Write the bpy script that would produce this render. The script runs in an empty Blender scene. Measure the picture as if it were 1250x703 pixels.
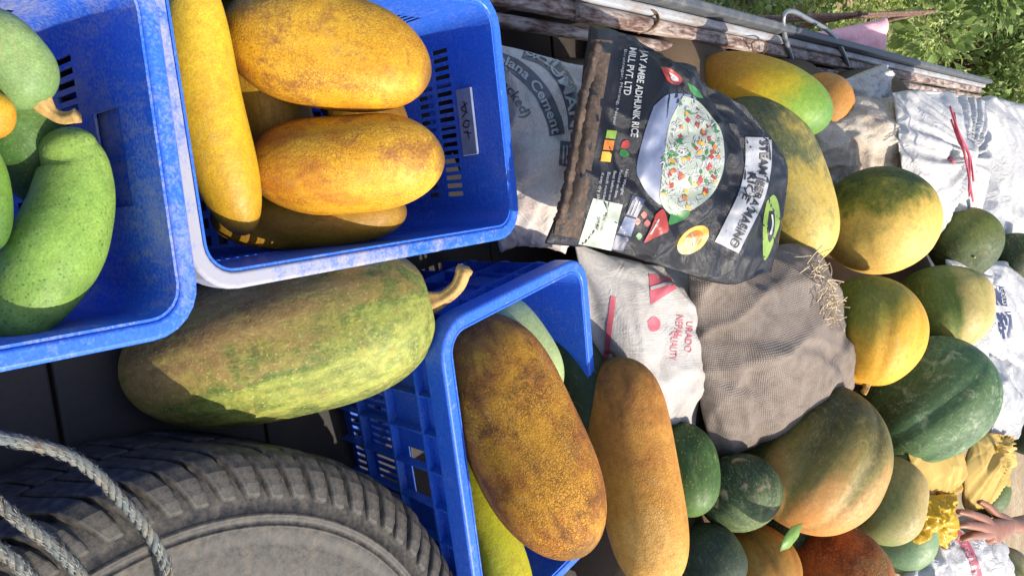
import bpy, bmesh, math, random
import numpy as np
from mathutils import Vector, Matrix
from mathutils.bvhtree import BVHTree
random.seed(7); rng = np.random.default_rng(11)
scene = bpy.context.scene
C = scene.collection
# ------------------------------------------------------------------ camera, sky, sun, exposure
# The photograph is a portrait picture lying on its side: world "up" points to the picture's right.
PITCH = math.radians(39.6); FPX = 960.0; CX, CY = 625.0, 351.5; CAMZ = 2.05
CAM = Vector((0, 0, CAMZ))
FW = Vector((0, math.cos(PITCH), -math.sin(PITCH))); UP = Vector((0, math.sin(PITCH), math.cos(PITCH))); RX = Vector((1, 0, 0))
cam_d = bpy.data.cameras.new('camera'); cam = bpy.data.objects.new('camera', cam_d); C.objects.link(cam)
cam_d.sensor_fit = 'HORIZONTAL'; cam_d.sensor_width = 36; cam_d.lens = 36 * FPX / 1250
cam_d.clip_start = 0.02; cam_d.clip_end = 500
Rm = Matrix((UP, -RX, -FW)).transposed()
cam.matrix_world = Matrix.Translation(CAM) @ Rm.to_4x4()
scene.camera = cam
SUN_TO = Vector((0.95, 0.28, 1.15)).normalized()
world = bpy.data.worlds.new('World'); scene.world = world; world.use_nodes = True
wn = world.node_tree; bg = wn.nodes['Background']
sky = wn.nodes.new('ShaderNodeTexSky'); sky.sky_type = 'NISHITA'; sky.sun_disc = False
sky.sun_elevation = math.asin(SUN_TO.z); sky.sun_rotation = math.atan2(SUN_TO.x, SUN_TO.y)
sky.air_density = 1.0; sky.dust_density = 2.0; sky.ozone_density = 1.0
wn.links.new(sky.outputs[0], bg.inputs[0]); bg.inputs[1].default_value = 0.15
sun_d = bpy.data.lights.new('sun', 'SUN'); sun = bpy.data.objects.new('sun', sun_d); C.objects.link(sun)
sun_d.energy = 3.8; sun_d.angle = math.radians(0.6); sun_d.color = (1.0, 0.92, 0.79)
sun.rotation_euler = SUN_TO.to_track_quat('Z', 'Y').to_euler(); sun.location = (3, 2, 6)
scene.view_settings.view_transform = 'Standard'; scene.view_settings.look = 'None'
scene.view_settings.gamma = 1; scene.view_settings.exposure = 0.92
scene.view_settings.use_curve_mapping = False
scene.render.resolution_x = 1024; scene.render.resolution_y = 575
try: scene.cycles.max_bounces = 8
except Exception: pass

# ------------------------------------------------------------------ pixel helpers (a pixel gives a ray; the drop h below the camera gives the distance)
def ray(x, y):
    return FW + UP * ((x - CX) / FPX) + RX * ((y - CY) / FPX)
def P(x, y, h):
    d = ray(x, y); return CAM + d * (h / -d.z)
def depth(x, h):
    return h / (math.sin(PITCH) - (x - CX) / FPX * math.cos(PITCH))
def hc(x):
    return float(np.interp(x, [0, 700, 800, 920, 1000, 1075, 1135, 1200, 1250], [.9, .86, .83, .75, .68, .61, .55, .47, .40]))
# ------------------------------------------------------------------ objects
def tag(o, label=None, cat=None, group=None, kind=None):
    if label: o['label'] = label
    if cat: o['category'] = cat
    if group: o['group'] = group
    if kind: o['kind'] = kind
    return o
def empty(name, mat=None):
    o = bpy.data.objects.new(name, None); C.objects.link(o); o.empty_display_size = .05
    if mat is not None: o.matrix_world = mat
    return o
def mobj(name, verts, faces, mat=None, parent=None, smooth=True, mw=None):
    me = bpy.data.meshes.new(name)
    me.from_pydata([tuple(v) for v in verts], [], [tuple(f) for f in faces])
    me.update()
    if smooth: me.shade_smooth()
    o = bpy.data.objects.new(name, me); C.objects.link(o)
    if mat: me.materials.append(mat)
    if parent: o.parent = parent
    if mw is not None: o.matrix_local = mw
    return o
def join(parts):
    V, Fc = [], []
    for v, f in parts:
        k = len(V); V += [tuple(a) for a in v]; Fc += [tuple(i + k for i in q) for q in f]
    return V, Fc
def box(x0, x1, y0, y1, z0, z1):
    v = [(x, y, z) for x in (x0, x1) for y in (y0, y1) for z in (z0, z1)]
    return v, [(0, 1, 3, 2), (4, 6, 7, 5), (0, 4, 5, 1), (2, 3, 7, 6), (0, 2, 6, 4), (1, 5, 7, 3)]
def bevel(o, w=.004, seg=2):
    m = o.modifiers.new('bevel', 'BEVEL'); m.width = w; m.segments = seg; m.limit_method = 'ANGLE'; return o
def catmull(pts, n=10):
    p = [np.array(a, float) for a in pts]; p = [2 * p[0] - p[1]] + p + [2 * p[-1] - p[-2]]
    out = []
    for i in range(1, len(p) - 2):
        for k in range(n):
            t = k / n
            out.append(.5 * ((2 * p[i]) + (-p[i-1] + p[i+1]) * t + (2*p[i-1] - 5*p[i] + 4*p[i+1] - p[i+2]) * t*t + (-p[i-1] + 3*p[i] - 3*p[i+1] + p[i+2]) * t**3))
    out.append(p[-2]); return np.array(out)
def frames(path):
    T = np.gradient(path, axis=0); T /= np.linalg.norm(T, axis=1)[:, None] + 1e-12
    n = np.cross(T[0], [.3, .5, .81]); n /= np.linalg.norm(n); Ns, Bs = [], []
    for t in T:
        n = n - t * n.dot(t); n /= np.linalg.norm(n); Ns.append(n); Bs.append(np.cross(t, n))
    return T, np.array(Ns), np.array(Bs)
def tube(path, rad, seg=10, cap=True, lobes=0, lobe=0):
    path = np.array(path, float); T, N, B = frames(path); n = len(path)
    rad = np.broadcast_to(np.array(rad, float), (n,))
    V, Fc = [], []
    for i in range(n):
        for k in range(seg):
            a = 2 * math.pi * k / seg; r = rad[i] * (1 + lobe * math.cos(lobes * a))
            V.append(path[i] + r * (math.cos(a) * N[i] + math.sin(a) * B[i]))
    for i in range(n - 1):
        for k in range(seg):
            k2 = (k + 1) % seg
            Fc.append((i*seg+k, i*seg+k2, (i+1)*seg+k2, (i+1)*seg+k))
    if cap:
        Fc.append(tuple(range(seg))[::-1]); Fc.append(tuple((n-1)*seg + k for k in range(seg)))
    return V, Fc
# ------------------------------------------------------------------ materials
def S(r, g, b, k=1.0):
    f = lambda c: (c/255/12.92 if c/255 <= .04045 else ((c/255+.055)/1.055)**2.4) * k
    return (f(r), f(g), f(b), 1)
class G:
    def __init__(s, name):
        s.m = bpy.data.materials.new(name); s.m.use_nodes = True; s.t = s.m.node_tree
        s.b = s.t.nodes['Principled BSDF']
    def n(s, typ, props=None, **ins):
        nd = s.t.nodes.new('ShaderNode' + typ)
        for k, v in (props or {}).items(): setattr(nd, k, v)
        for k, v in ins.items():
            key = int(k[1:]) if k[0] == 'i' and k[1:].isdigit() else k.replace('_', ' ')
            if isinstance(v, bpy.types.NodeSocket): s.t.links.new(v, nd.inputs[key])
            else: nd.inputs[key].default_value = v
        return nd
    def co(s, which='Object'): return s.n('TexCoord').outputs[which]
    def mapp(s, vec, sc=(1, 1, 1), rot=(0, 0, 0), loc=(0, 0, 0)):
        return s.n('Mapping', Vector=vec, Scale=sc, Rotation=rot, Location=loc).outputs[0]
    def noise(s, vec, sc, det=4, rough=.55, dist=0):
        return s.n('TexNoise', Vector=vec, Scale=sc, Detail=det, Roughness=rough, Distortion=dist).outputs[0]
    def vor(s, vec, sc, feat='F1', rnd=1):
        return s.n('TexVoronoi', {'feature': feat}, Vector=vec, Scale=sc, Randomness=rnd).outputs['Distance']
    def mth(s, op, a, b=0, c=0, clamp=False):
        return s.n('Math', {'operation': op, 'use_clamp': clamp}, i0=a, i1=b, i2=c).outputs[0]
    def rng(s, v, a, b, c=0, d=1):
        return s.n('MapRange', Value=v, From_Min=a, From_Max=b, To_Min=c, To_Max=d).outputs[0]
    def mix(s, fac, a, b, bl='MIX'):
        nd = s.n('Mix', {'data_type': 'RGBA', 'blend_type': bl})
        for k, v in ((0, fac), (6, a), (7, b)):
            if isinstance(v, bpy.types.NodeSocket): s.t.links.new(v, nd.inputs[k])
            else: nd.inputs[k].default_value = v
        return nd.outputs[2]
    def ramp(s, fac, stops, interp='LINEAR'):
        nd = s.n('ValToRGB', Fac=fac); cr = nd.color_ramp; cr.interpolation = interp
        while len(cr.elements) < len(stops): cr.elements.new(.5)
        for e, (p, c) in zip(cr.elements, stops): e.position = p; e.color = c
        return nd.outputs[0]
    def set(s, **k):
        for a, v in k.items():
            a = a.replace('_', ' ')
            if isinstance(v, bpy.types.NodeSocket): s.t.links.new(v, s.b.inputs[a])
            else: s.b.inputs[a].default_value = v
        return s
    def bump(s, h, strength=.3, dist=.002):
        nd = s.n('Bump', Height=h, Strength=strength, Distance=dist); s.t.links.new(nd.outputs[0], s.b.inputs['Normal']); return s
def plain(name, col, rough=.5, metal=0, var=.25, sc=30, bump=.15):
    g = G(name); o = g.co(); n = g.noise(o, sc, 5)
    dk = tuple(c * (1 - var) for c in col[:3]) + (1,); lt = tuple(min(1, c * (1 + var)) for c in col[:3]) + (1,)
    g.set(Base_Color=g.ramp(n, [(.3, dk), (.7, lt)]), Roughness=rough, Metallic=metal); g.bump(n, bump); return g.m
def dusty(name, col, dust, amt=.5, rough=.5, sc=14, metal=0, lo=.45, hi=.75, bump=.3, fine=160, stretch=(1, 1, 1)):
    g = G(name); o = g.mapp(g.co(), stretch); n = g.noise(o, sc, 8, .65); n2 = g.noise(o, fine, 4, .6)
    f = g.rng(g.mth('ADD', n, g.mth('MULTIPLY', g.mth('SUBTRACT', n2, .5), .35)), lo, hi, 0, amt)
    g.set(Base_Color=g.mix(f, col, dust), Roughness=g.rng(f, 0, 1, rough, .85), Metallic=metal)
    g.bump(g.mth('ADD', g.mth('MULTIPLY', n, .6), g.mth('MULTIPLY', n2, .4)), bump, .003); return g.m

def gourd_mat(name, stops, gdir=(0, 0, 1), size=.1, gstr=.5, ns=9, namp=.6, streak=.3, ribamp=0, mott=None, net=None, speck=None, scab=None, rough=.42, bump=.25, seed=0, tip=None, scuff=.4, fleck=None):
    """skin colours run along gdir (object space), broken up by noise, ribs, specks and corky netting"""
    g = G(name); o = g.mapp(g.co(), loc=(seed * .37, seed * .21, seed * .53)); oc = g.co()
    dt = g.n('VectorMath', {'operation': 'DOT_PRODUCT'}, i0=oc, i1=tuple(a / size for a in gdir)).outputs['Value']
    n1 = g.noise(o, ns, 6, .62, .4)
    n2 = g.noise(g.mapp(o, (1, 1, streak)), ns * 4.5, 5, .6)
    f = g.mth('ADD', g.mth('MULTIPLY', dt, gstr * .5), .5)
    f = g.mth('ADD', f, g.mth('MULTIPLY', g.mth('SUBTRACT', n1, .5), namp * 1.6))
    f = g.mth('ADD', f, g.mth('MULTIPLY', g.mth('SUBTRACT', n2, .5), namp * .75))
    if ribamp:
        at = g.n('Attribute', {'attribute_name': 'rib'}).outputs['Fac']
        f = g.mth('ADD', f, g.mth('MULTIPLY', at, ribamp))
    col = g.ramp(f, stops)
    fine = g.noise(o, 260, 3, .6); mid = g.noise(o, 85, 4, .6)
    hgt = g.mth('ADD', g.mth('MULTIPLY', mid, .5), g.mth('MULTIPLY', fine, .35))
    col = g.mix(g.rng(mid, .35, .7, 0, .8), col, (.74, .72, .66, 1), 'MULTIPLY')
    grain = g.noise(o, 420, 2, .7); col = g.mix(g.rng(grain, .42, .66, 0, .55), col, (.62, .58, .5, 1), 'MULTIPLY'); col = g.mix(g.rng(grain, .45, .3, 0, .22), col, (1, .95, .8, 1), 'SOFT_LIGHT')
    if mott:
        c, sc, a, b, amt = mott
        mn = g.mth('ADD', g.noise(o, sc, 8, .72, .6), g.mth('MULTIPLY', g.mth('SUBTRACT', fine, .5), .25))
        col = g.mix(g.rng(mn, a, b, 0, amt), col, c)
    if net:
        c, sc, amt = net
        warp = g.n('VectorMath', {'operation': 'ADD'}, i0=o, i1=g.n('VectorMath', {'operation': 'SCALE'}, i0=g.n('TexNoise', Vector=o, Scale=60, Detail=3).outputs['Color'], Scale=.02).outputs[0]).outputs[0]
        ve = g.vor(warp, sc, 'DISTANCE_TO_EDGE')
        patch = g.rng(g.noise(o, ns * 1.7, 4, .6), .35, .65, .15, 1)
        nf = g.mth('MULTIPLY', g.rng(ve, .04, .16, amt, 0), patch)
        col = g.mix(nf, col, c); hgt = g.mth('ADD', hgt, g.mth('MULTIPLY', nf, .6))
    if fleck:
        fn = g.noise(g.mapp(o, (1, 1, .3)), 130, 6, .75, .8); big = g.rng(g.noise(o, ns * 1.4, 3), .38, .62, .25, 1)
        col = g.mix(g.mth('MULTIPLY', g.rng(fn, .50, .64, 0, fleck[1]), big), col, fleck[0]); col = g.mix(g.mth('MULTIPLY', g.rng(fn, .48, .36, 0, fleck[1] * .7), big), col, tuple(c * .45 for c in fleck[0][:3]) + (1,))
    if scuff:
        sn = g.noise(g.mapp(o, (1, 1, .7)), 30, 10, .78, .9); sf = g.rng(g.mth('ADD', sn, g.mth('MULTIPLY', g.mth('SUBTRACT', grain, .5), .3)), .58, .72, 0, scuff)
        col = g.mix(sf, col, S(196, 168, 122, .8)); dn = g.noise(o, 46, 9, .75, .5); col = g.mix(g.rng(dn, .60, .74, 0, scuff * 1.2), col, S(92, 66, 38, .8)); hgt = g.mth('ADD', hgt, g.mth('MULTIPLY', sf, .5))
    if tip:
        at2 = g.n('Attribute', {'attribute_name': 'axis_t'}).outputs['Fac']; wob = g.mth('ADD', at2, g.mth('MULTIPLY', g.mth('SUBTRACT', n2, .5), .12))
        if tip[0]: col = g.mix(g.rng(wob, -.86, -.97, 0, .85), col, tip[0])
        if tip[1]: col = g.mix(g.rng(wob, .86, .97, 0, .85), col, tip[1])
    if speck:
        c, sc, r, amt = speck
        v = g.vor(o, sc, 'F1'); sf = g.mth('MULTIPLY', g.rng(v, r * .5, r, amt, 0), g.rng(g.noise(o, ns * 2, 2), .35, .6, .2, 1))
        col = g.mix(sf, col, c)
    if scab:
        c, sc, th, amt = scab
        sn = g.noise(g.mapp(o, (1, 1, .6)), sc, 4, .55, .8); sf = g.rng(g.mth('ADD', sn, g.mth('MULTIPLY', g.mth('SUBTRACT', mid, .5), .22)), th - .03, th + .09, 0, amt)
        col = g.mix(sf, col, c); hgt = g.mth('ADD', hgt, g.mth('MULTIPLY', sf, .5))
    g.set(Base_Color=col, Roughness=g.rng(mid, .3, .7, rough + .06, rough + .26), Specular_IOR_Level=.32)
    g.bump(g.mth('ADD', g.mth('ADD', hgt, g.mth('MULTIPLY', grain, .3)), g.mth('MULTIPLY', g.noise(o, 24, 3, .5), 1.6)), bump * 1.3, .003); return g.m

# ------------------------------------------------------------------ gourds, pumpkins, melons
def gourd_mesh(L, W, p=2.2, q=2.0, taper=0., bend=0., ribs=0, ribd=0., lump=.05, dim0=0., dim1=0., nseg=72, nring=48, neck=None, seed=0, flat=1.0):
    r_ = np.random.default_rng(seed + 5); ph = r_.uniform(0, 6.28, 12); am = r_.normal(0, 1, 12)
    V, rib = [], []
    for i in range(nring + 1):
        s = -math.cos(math.pi * i / nring); t = s
        prof = max(0., 1 - abs(t)**p) ** (1 / q) * (1 + taper * t)
        if neck: prof *= float(np.interp(t, neck[0], neck[1]))
        z = L * t
        if dim1 and t > 0: z -= L * dim1 * math.exp(-(prof / .28)**2)
        if dim0 and t < 0: z += L * dim0 * math.exp(-(prof / .28)**2)
        for k in range(nseg):
            a = 2 * math.pi * k / nseg
            rb = 0
            if ribs:
                c = abs(math.cos(ribs * a / 2 + .35 * math.sin(a + ph[11]))); rb = c
                rr = 1 - ribd * (1 - c) ** 2.2
            else: rr = 1
            lm = 1 + lump * (am[0]*math.cos(a+ph[0]) * .4 + am[1]*math.cos(2*a+ph[1]+t) * .6 + am[2]*math.cos(3*a+2*t+ph[2]) * .35 + am[3] * math.sin(3*t+ph[3]+a) * .6 + am[4] * math.cos(5*t + 2*a + ph[4]) * .25)
            r = W * prof * rr * lm
            x = r * math.cos(a) * flat; y = r * math.sin(a)
            x += bend * L * (t * t - .4)
            V.append((x, y, z)); rib.append(1 - rb if ribs else 0)
    Fc = []
    for i in range(nring):
        for k in range(nseg):
            k2 = (k + 1) % nseg; Fc.append((i*nseg+k, i*nseg+k2, (i+1)*nseg+k2, (i+1)*nseg+k))
    return V, Fc, rib
def local_frame(x, y, ang, tilt, roll):
    w = ray(x, y).normalized(); e1 = (UP - w * UP.dot(w)).normalized(); e2 = (RX - w * RX.dot(w) - e1 * RX.dot(e1)).normalized()
    a, t = math.radians(ang), math.radians(tilt)
    az = ((e1 * math.cos(a) + e2 * math.sin(a)) * math.cos(t) - w * math.sin(t)).normalized()
    ax = (w - az * w.dot(az))
    if ax.length < 1e-3: ax = e2
    ax = -ax.normalized(); ay = az.cross(ax)          # local +X faces the viewer
    R = Matrix((ax, ay, az)).transposed() @ Matrix.Rotation(math.radians(roll), 3, 'Z')
    return R, (e1, e2, w)
def gourd(name, label, cat, x, y, L, W, ang, tilt=0, roll=0, h=None, dh=0, mat=None, gpix=(0, -1, 0), stem=None, blossom=None, group=None, matkw=None, seed=0, **kw):
    h = (hc(x) if h is None else h) + dh
    c = P(x, y, h); d = depth(x, h); px = d / FPX * .97
    R, (e1, e2, w) = local_frame(x, y, ang, tilt, roll)
    V, Fc, rib = gourd_mesh(L * px / 2, W * px / 2, seed=seed, **kw)
    gd = (e1 * gpix[0] + e2 * gpix[1] - w * gpix[2]).normalized(); gl = R.transposed() @ gd
    mk = dict(matkw or {}); m = gourd_mat(name + '_skin', gdir=tuple(gl), size=max(L, W) * px / 2, seed=seed, **mk)
    M = Matrix.Translation(c) @ R.to_4x4()
    hasparts = stem or blossom
    root = empty(name, M) if hasparts else None
    b = mobj('body' if hasparts else name, V, Fc, m, root)
    if not hasparts: b.matrix_world = M
    at = b.data.attributes.new('rib', 'FLOAT', 'POINT'); at.data.foreach_set('value', rib); zz = np.array([v[2] for v in V]); at = b.data.attributes.new('axis_t', 'FLOAT', 'POINT'); at.data.foreach_set('value', (zz / np.abs(zz).max()).astype(np.float32))
    top = max(v[2] for v in V[-72:]); bot = min(v[2] for v in V[:72]); bx = float(np.mean([v[0] for v in V[-72:]]))
    if stem:
        end, ln, rd, bendv, smat = stem
        z0 = top if end > 0 else bot; sgn = 1 if end > 0 else -1
        zb = z0 - sgn * .012
        pts = [(bx, 0, zb), (bx, 0, z0 + sgn*ln*.25), (bx + bendv[0]*.35*ln, bendv[1]*.35*ln, z0 + sgn*ln*.6), (bx + bendv[0]*ln, bendv[1]*ln, z0 + sgn*ln*(1 - .3*min(1, abs(bendv[0])+abs(bendv[1]))))]
        pth = catmull(pts, 6); n = len(pth)
        rad = [rd * (1.75 if i < 2 else 1.75 - .75 * min(1, (i-2)/5)) * (1 + (.15 if i > n-3 else 0)) for i in range(n)]
        sv, sf = tube(pth, rad, 20, True, 5, .14)
        mobj('stem', sv, sf, smat, root)
    if blossom:
        rd, bm = blossom; z0 = bot
        v, f = tube([(0, 0, z0 + .01), (0, 0, z0 - .002), (0, 0, z0 - .004)], [rd, rd, rd*.6], 12)
        mobj('blossom_scar', v, f, bm, root)
    o = root or b
    return tag(o, label, cat, group)
def spine_gourd(name, label, cat, pts, h, mat_fn, seed=0):
    """crooked gourd swept along pixel points (x, y, radius px) lying at drop h"""
    p = catmull([(a, b, r) for a, b, r in pts], 10); px = depth(p[:, 0].mean(), h)/FPX*.97; C3 = np.array([tuple(P(a, b, h)) for a, b, r in p]); rad = p[:, 2]*px
    T, N, B = frames(C3); n = len(C3); cap = 8; V = []; seg = 56; r_ = np.random.default_rng(seed); ph = r_.uniform(0, 6.28, 6)
    rows = [(C3[0] - T[0]*rad[0]*math.cos(a)*.8, rad[0]*math.sin(a), 0) for a in np.linspace(0.02, math.pi/2, cap)[:-1]] + [(C3[i], rad[i], i) for i in range(n)] + [(C3[-1] + T[-1]*rad[-1]*math.sin(a)*.8, rad[-1]*math.cos(a), n-1) for a in np.linspace(0, math.pi/2 - .02, cap)[1:]]
    for k, (c, r, i) in enumerate(rows):
        for j in range(seg):
            a = 2*math.pi*j/seg; q = r*(1 + .02*math.cos(2*a + ph[0] + k*.1) + .015*math.cos(3*a + ph[1] - k*.13) + .01*math.sin(k*.35 + ph[2]))
            V.append(c + q*(math.cos(a)*N[i] + math.sin(a)*B[i]))
    Fc = [(k*seg+j, k*seg+(j+1) % seg, (k+1)*seg+(j+1) % seg, (k+1)*seg+j) for k in range(len(rows)-1) for j in range(seg)]
    c = C3.mean(0); o = mobj(name, np.array(V) - c, Fc, mat_fn(name)); o.matrix_world = Matrix.Translation(Vector(c)); return tag(o, label, cat)
stem_tan = dusty('dry_stem', S(185, 150, 85, .8), S(120, 85, 45, .7), .8, .7, 40)
stem_green = dusty('green_stem', S(140, 150, 80, .8), S(185, 170, 110, .8), .7, .6, 40)
stem_dark = dusty('withered_stem', S(75, 50, 30), S(130, 100, 60), .6, .8, 50)

# ------------------------------------------------------------------ cloth: two sheets sewn at the rim and blown up
def coons(left, top, right, bottom, n, m):
    """left: TL->BL, top: TL->TR, right: TR->BR, bottom: BL->BR, points (x, y, h) in photo pixels and drop; returns world grid (n rows, m cols)"""
    def res(pl, k):
        p = np.array(pl, float)
        if len(p) > 2: p = catmull(p, 12)
        s = np.r_[0, np.cumsum(np.linalg.norm(np.diff(p[:, :2], axis=0), axis=1))]; s /= s[-1]
        q = np.linspace(0, 1, k); return np.stack([np.interp(q, s, p[:, j]) for j in range(3)], 1)
    Lf, Rt, Tp, Bt = res(left, n), res(right, n), res(top, m), res(bottom, m)
    v = np.linspace(0, 1, n)[:, None, None]; u = np.linspace(0, 1, m)[None, :, None]
    g = (1-u)*Lf[:, None] + u*Rt[:, None] + (1-v)*Tp[None] + v*Bt[None] - ((1-u)*(1-v)*Tp[0] + u*(1-v)*Tp[-1] + (1-u)*v*Bt[0] + u*v*Bt[-1])
    W = np.zeros((n, m, 3))
    for i in range(n):
        for j in range(m): W[i, j] = P(*g[i, j])
    return W
def pillow(grid, press=.0016, steps=60, slack=1.06, seed=0, backpress=.7, comp=.6, crumple=.004, sag=.0):
    n, m = grid.shape[:2]; r_ = np.random.default_rng(seed)
    idF = np.arange(n*m).reshape(n, m); idB = idF.copy(); k = n*m
    inner = np.arange(k, k + (n-2)*(m-2)).reshape(n-2, m-2); idB[1:-1, 1:-1] = inner
    nx = np.cross(np.gradient(grid, axis=1), np.gradient(grid, axis=0)); nx /= np.linalg.norm(nx, axis=2)[..., None]
    view = grid - np.array(CAM); sg = np.sign(-(nx * view).sum(2)); nx *= np.sign(np.median(sg))     # towards the viewer
    X = np.zeros((k + inner.size, 3)); uu = np.linspace(0, 1, m)[None]; vv = np.linspace(0, 1, n)[:, None]
    dome = (np.sin(np.pi*uu) * np.sin(np.pi*vv))[..., None] * .03
    rn = r_.normal(0, crumple, (n, m, 1)); X[idB.ravel()] = (grid - nx*dome*.6 + nx*rn).reshape(-1, 3); X[idF.ravel()] = (grid + nx*dome + nx*r_.normal(0, crumple, (n, m, 1))).reshape(-1, 3)
    flat = np.zeros_like(X); flat[idB.ravel()] = grid.reshape(-1, 3); flat[idF.ravel()] = grid.reshape(-1, 3)
    prs = []
    for ids in (idF, idB):
        for a, b, w in ((ids[:, :-1], ids[:, 1:], 1.), (ids[:-1], ids[1:], 1.), (ids[:-1, :-1], ids[1:, 1:], .6), (ids[1:, :-1], ids[:-1, 1:], .6), (ids[:, :-2], ids[:, 2:], .12), (ids[:-2], ids[2:], .12)):
            prs.append(np.stack([a.ravel(), b.ravel(), np.full(a.size, w)], 1))
    pr = np.concatenate(prs); I = pr[:, 0].astype(int); J = pr[:, 1].astype(int); wt = pr[:, 2]
    rest = np.linalg.norm(flat[I] - flat[J], axis=1) * slack
    N = len(X); cnt = np.bincount(I, wt, N) + np.bincount(J, wt, N)
    V = np.zeros_like(X); tri = []
    for ids, flip in ((idF, False), (idB, True)):
        a, b, c, d = ids[:-1, :-1].ravel(), ids[:-1, 1:].ravel(), ids[1:, 1:].ravel(), ids[1:, :-1].ravel()
        tri.append(np.stack([a, d, c, b] if not flip else [a, b, c, d], 1))
    Q = np.concatenate(tri); nf = (n-1)*(m-1)
    for st in range(steps):
        A = X[Q[:, 2]] - X[Q[:, 0]]; B = X[Q[:, 3]] - X[Q[:, 1]]; fn = np.cross(A, B); fn /= np.linalg.norm(fn, axis=1)[:, None] + 1e-9
        if st == 0:
            s0 = np.sign((fn[:nf].mean(0) * nx.reshape(-1, 3).mean(0)).sum())
        fn = fn * s0; fn[nf:] *= backpress
        pn = np.zeros_like(X)
        for c in range(4):
            for ax in range(3): pn[:, ax] += np.bincount(Q[:, c], fn[:, ax], N)
        pn /= 4
        V = V * .82 + pn * press; V[:, 2] -= sag; X0 = X.copy(); X = X + V
        for it in range(8):
            dl = X[J] - X[I]; ln = np.linalg.norm(dl, axis=1) + 1e-9; e = (ln - rest) / ln; e = np.where(e < 0, e * comp, e)
            cr = dl * (e * .5 * wt)[:, None]; acc = np.zeros_like(X)
            for ax in range(3): acc[:, ax] = np.bincount(I, cr[:, ax], N) - np.bincount(J, cr[:, ax], N)
            X += 1.5 * acc / cnt[:, None] * 1.2
        V = (X - X0)
    return X, Q, idF, idB, nx
def up2(g):
    def ax(g):
        p = np.concatenate([g[:1]*2 - g[1:2], g, g[-1:]*2 - g[-2:-1]]); out = np.zeros((2*len(g) - 1,) + g.shape[1:]); out[::2] = g
        out[1::2] = (-p[:-3] + 9*p[1:-2] + 9*p[2:-1] - p[3:]) / 16; return out
    return ax(ax(g).swapaxes(0, 1)).swapaxes(0, 1)
def creases(n, m, wu, wv, count, amp, seed, cw=1.0):
    """height field of folds: sharp ridges and soft furrows along random lines over the sheet"""
    r_ = np.random.default_rng(seed + 77); gu, gv = np.meshgrid(np.linspace(0, wu, m), np.linspace(0, wv, n)); H = np.zeros((n, m)); mn = min(wu, wv)
    for k in range(count):
        c = r_.uniform(0, 1, 2) * [wu, wv]; t = r_.uniform(0, math.pi); d = np.array([math.cos(t), math.sin(t)]); x, y = gu - c[0], gv - c[1]
        s = x*d[0] + y*d[1]; q = -x*d[1] + y*d[0]; ln = r_.uniform(.12, .5) * max(wu, wv); q = q + r_.normal(0, .45) * s*s / ln + .008*mn*np.sin(s/mn*22 + k); w = r_.choice([.018, .028, .05]) * mn * cw * r_.uniform(.8, 1.3)
        tp = r_.random()
        sh = np.exp(-np.abs(q / w)) if tp < .45 else np.tanh(q / w) * np.exp(-np.abs(q / (4*w))) * 1.1 if tp < .8 else -np.exp(-(q/w)**2)*.7
        H += r_.uniform(.3, 1) * (w / (.05*mn*cw))**.6 * sh * np.exp(-(s / ln)**2)
    return H * amp
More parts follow.
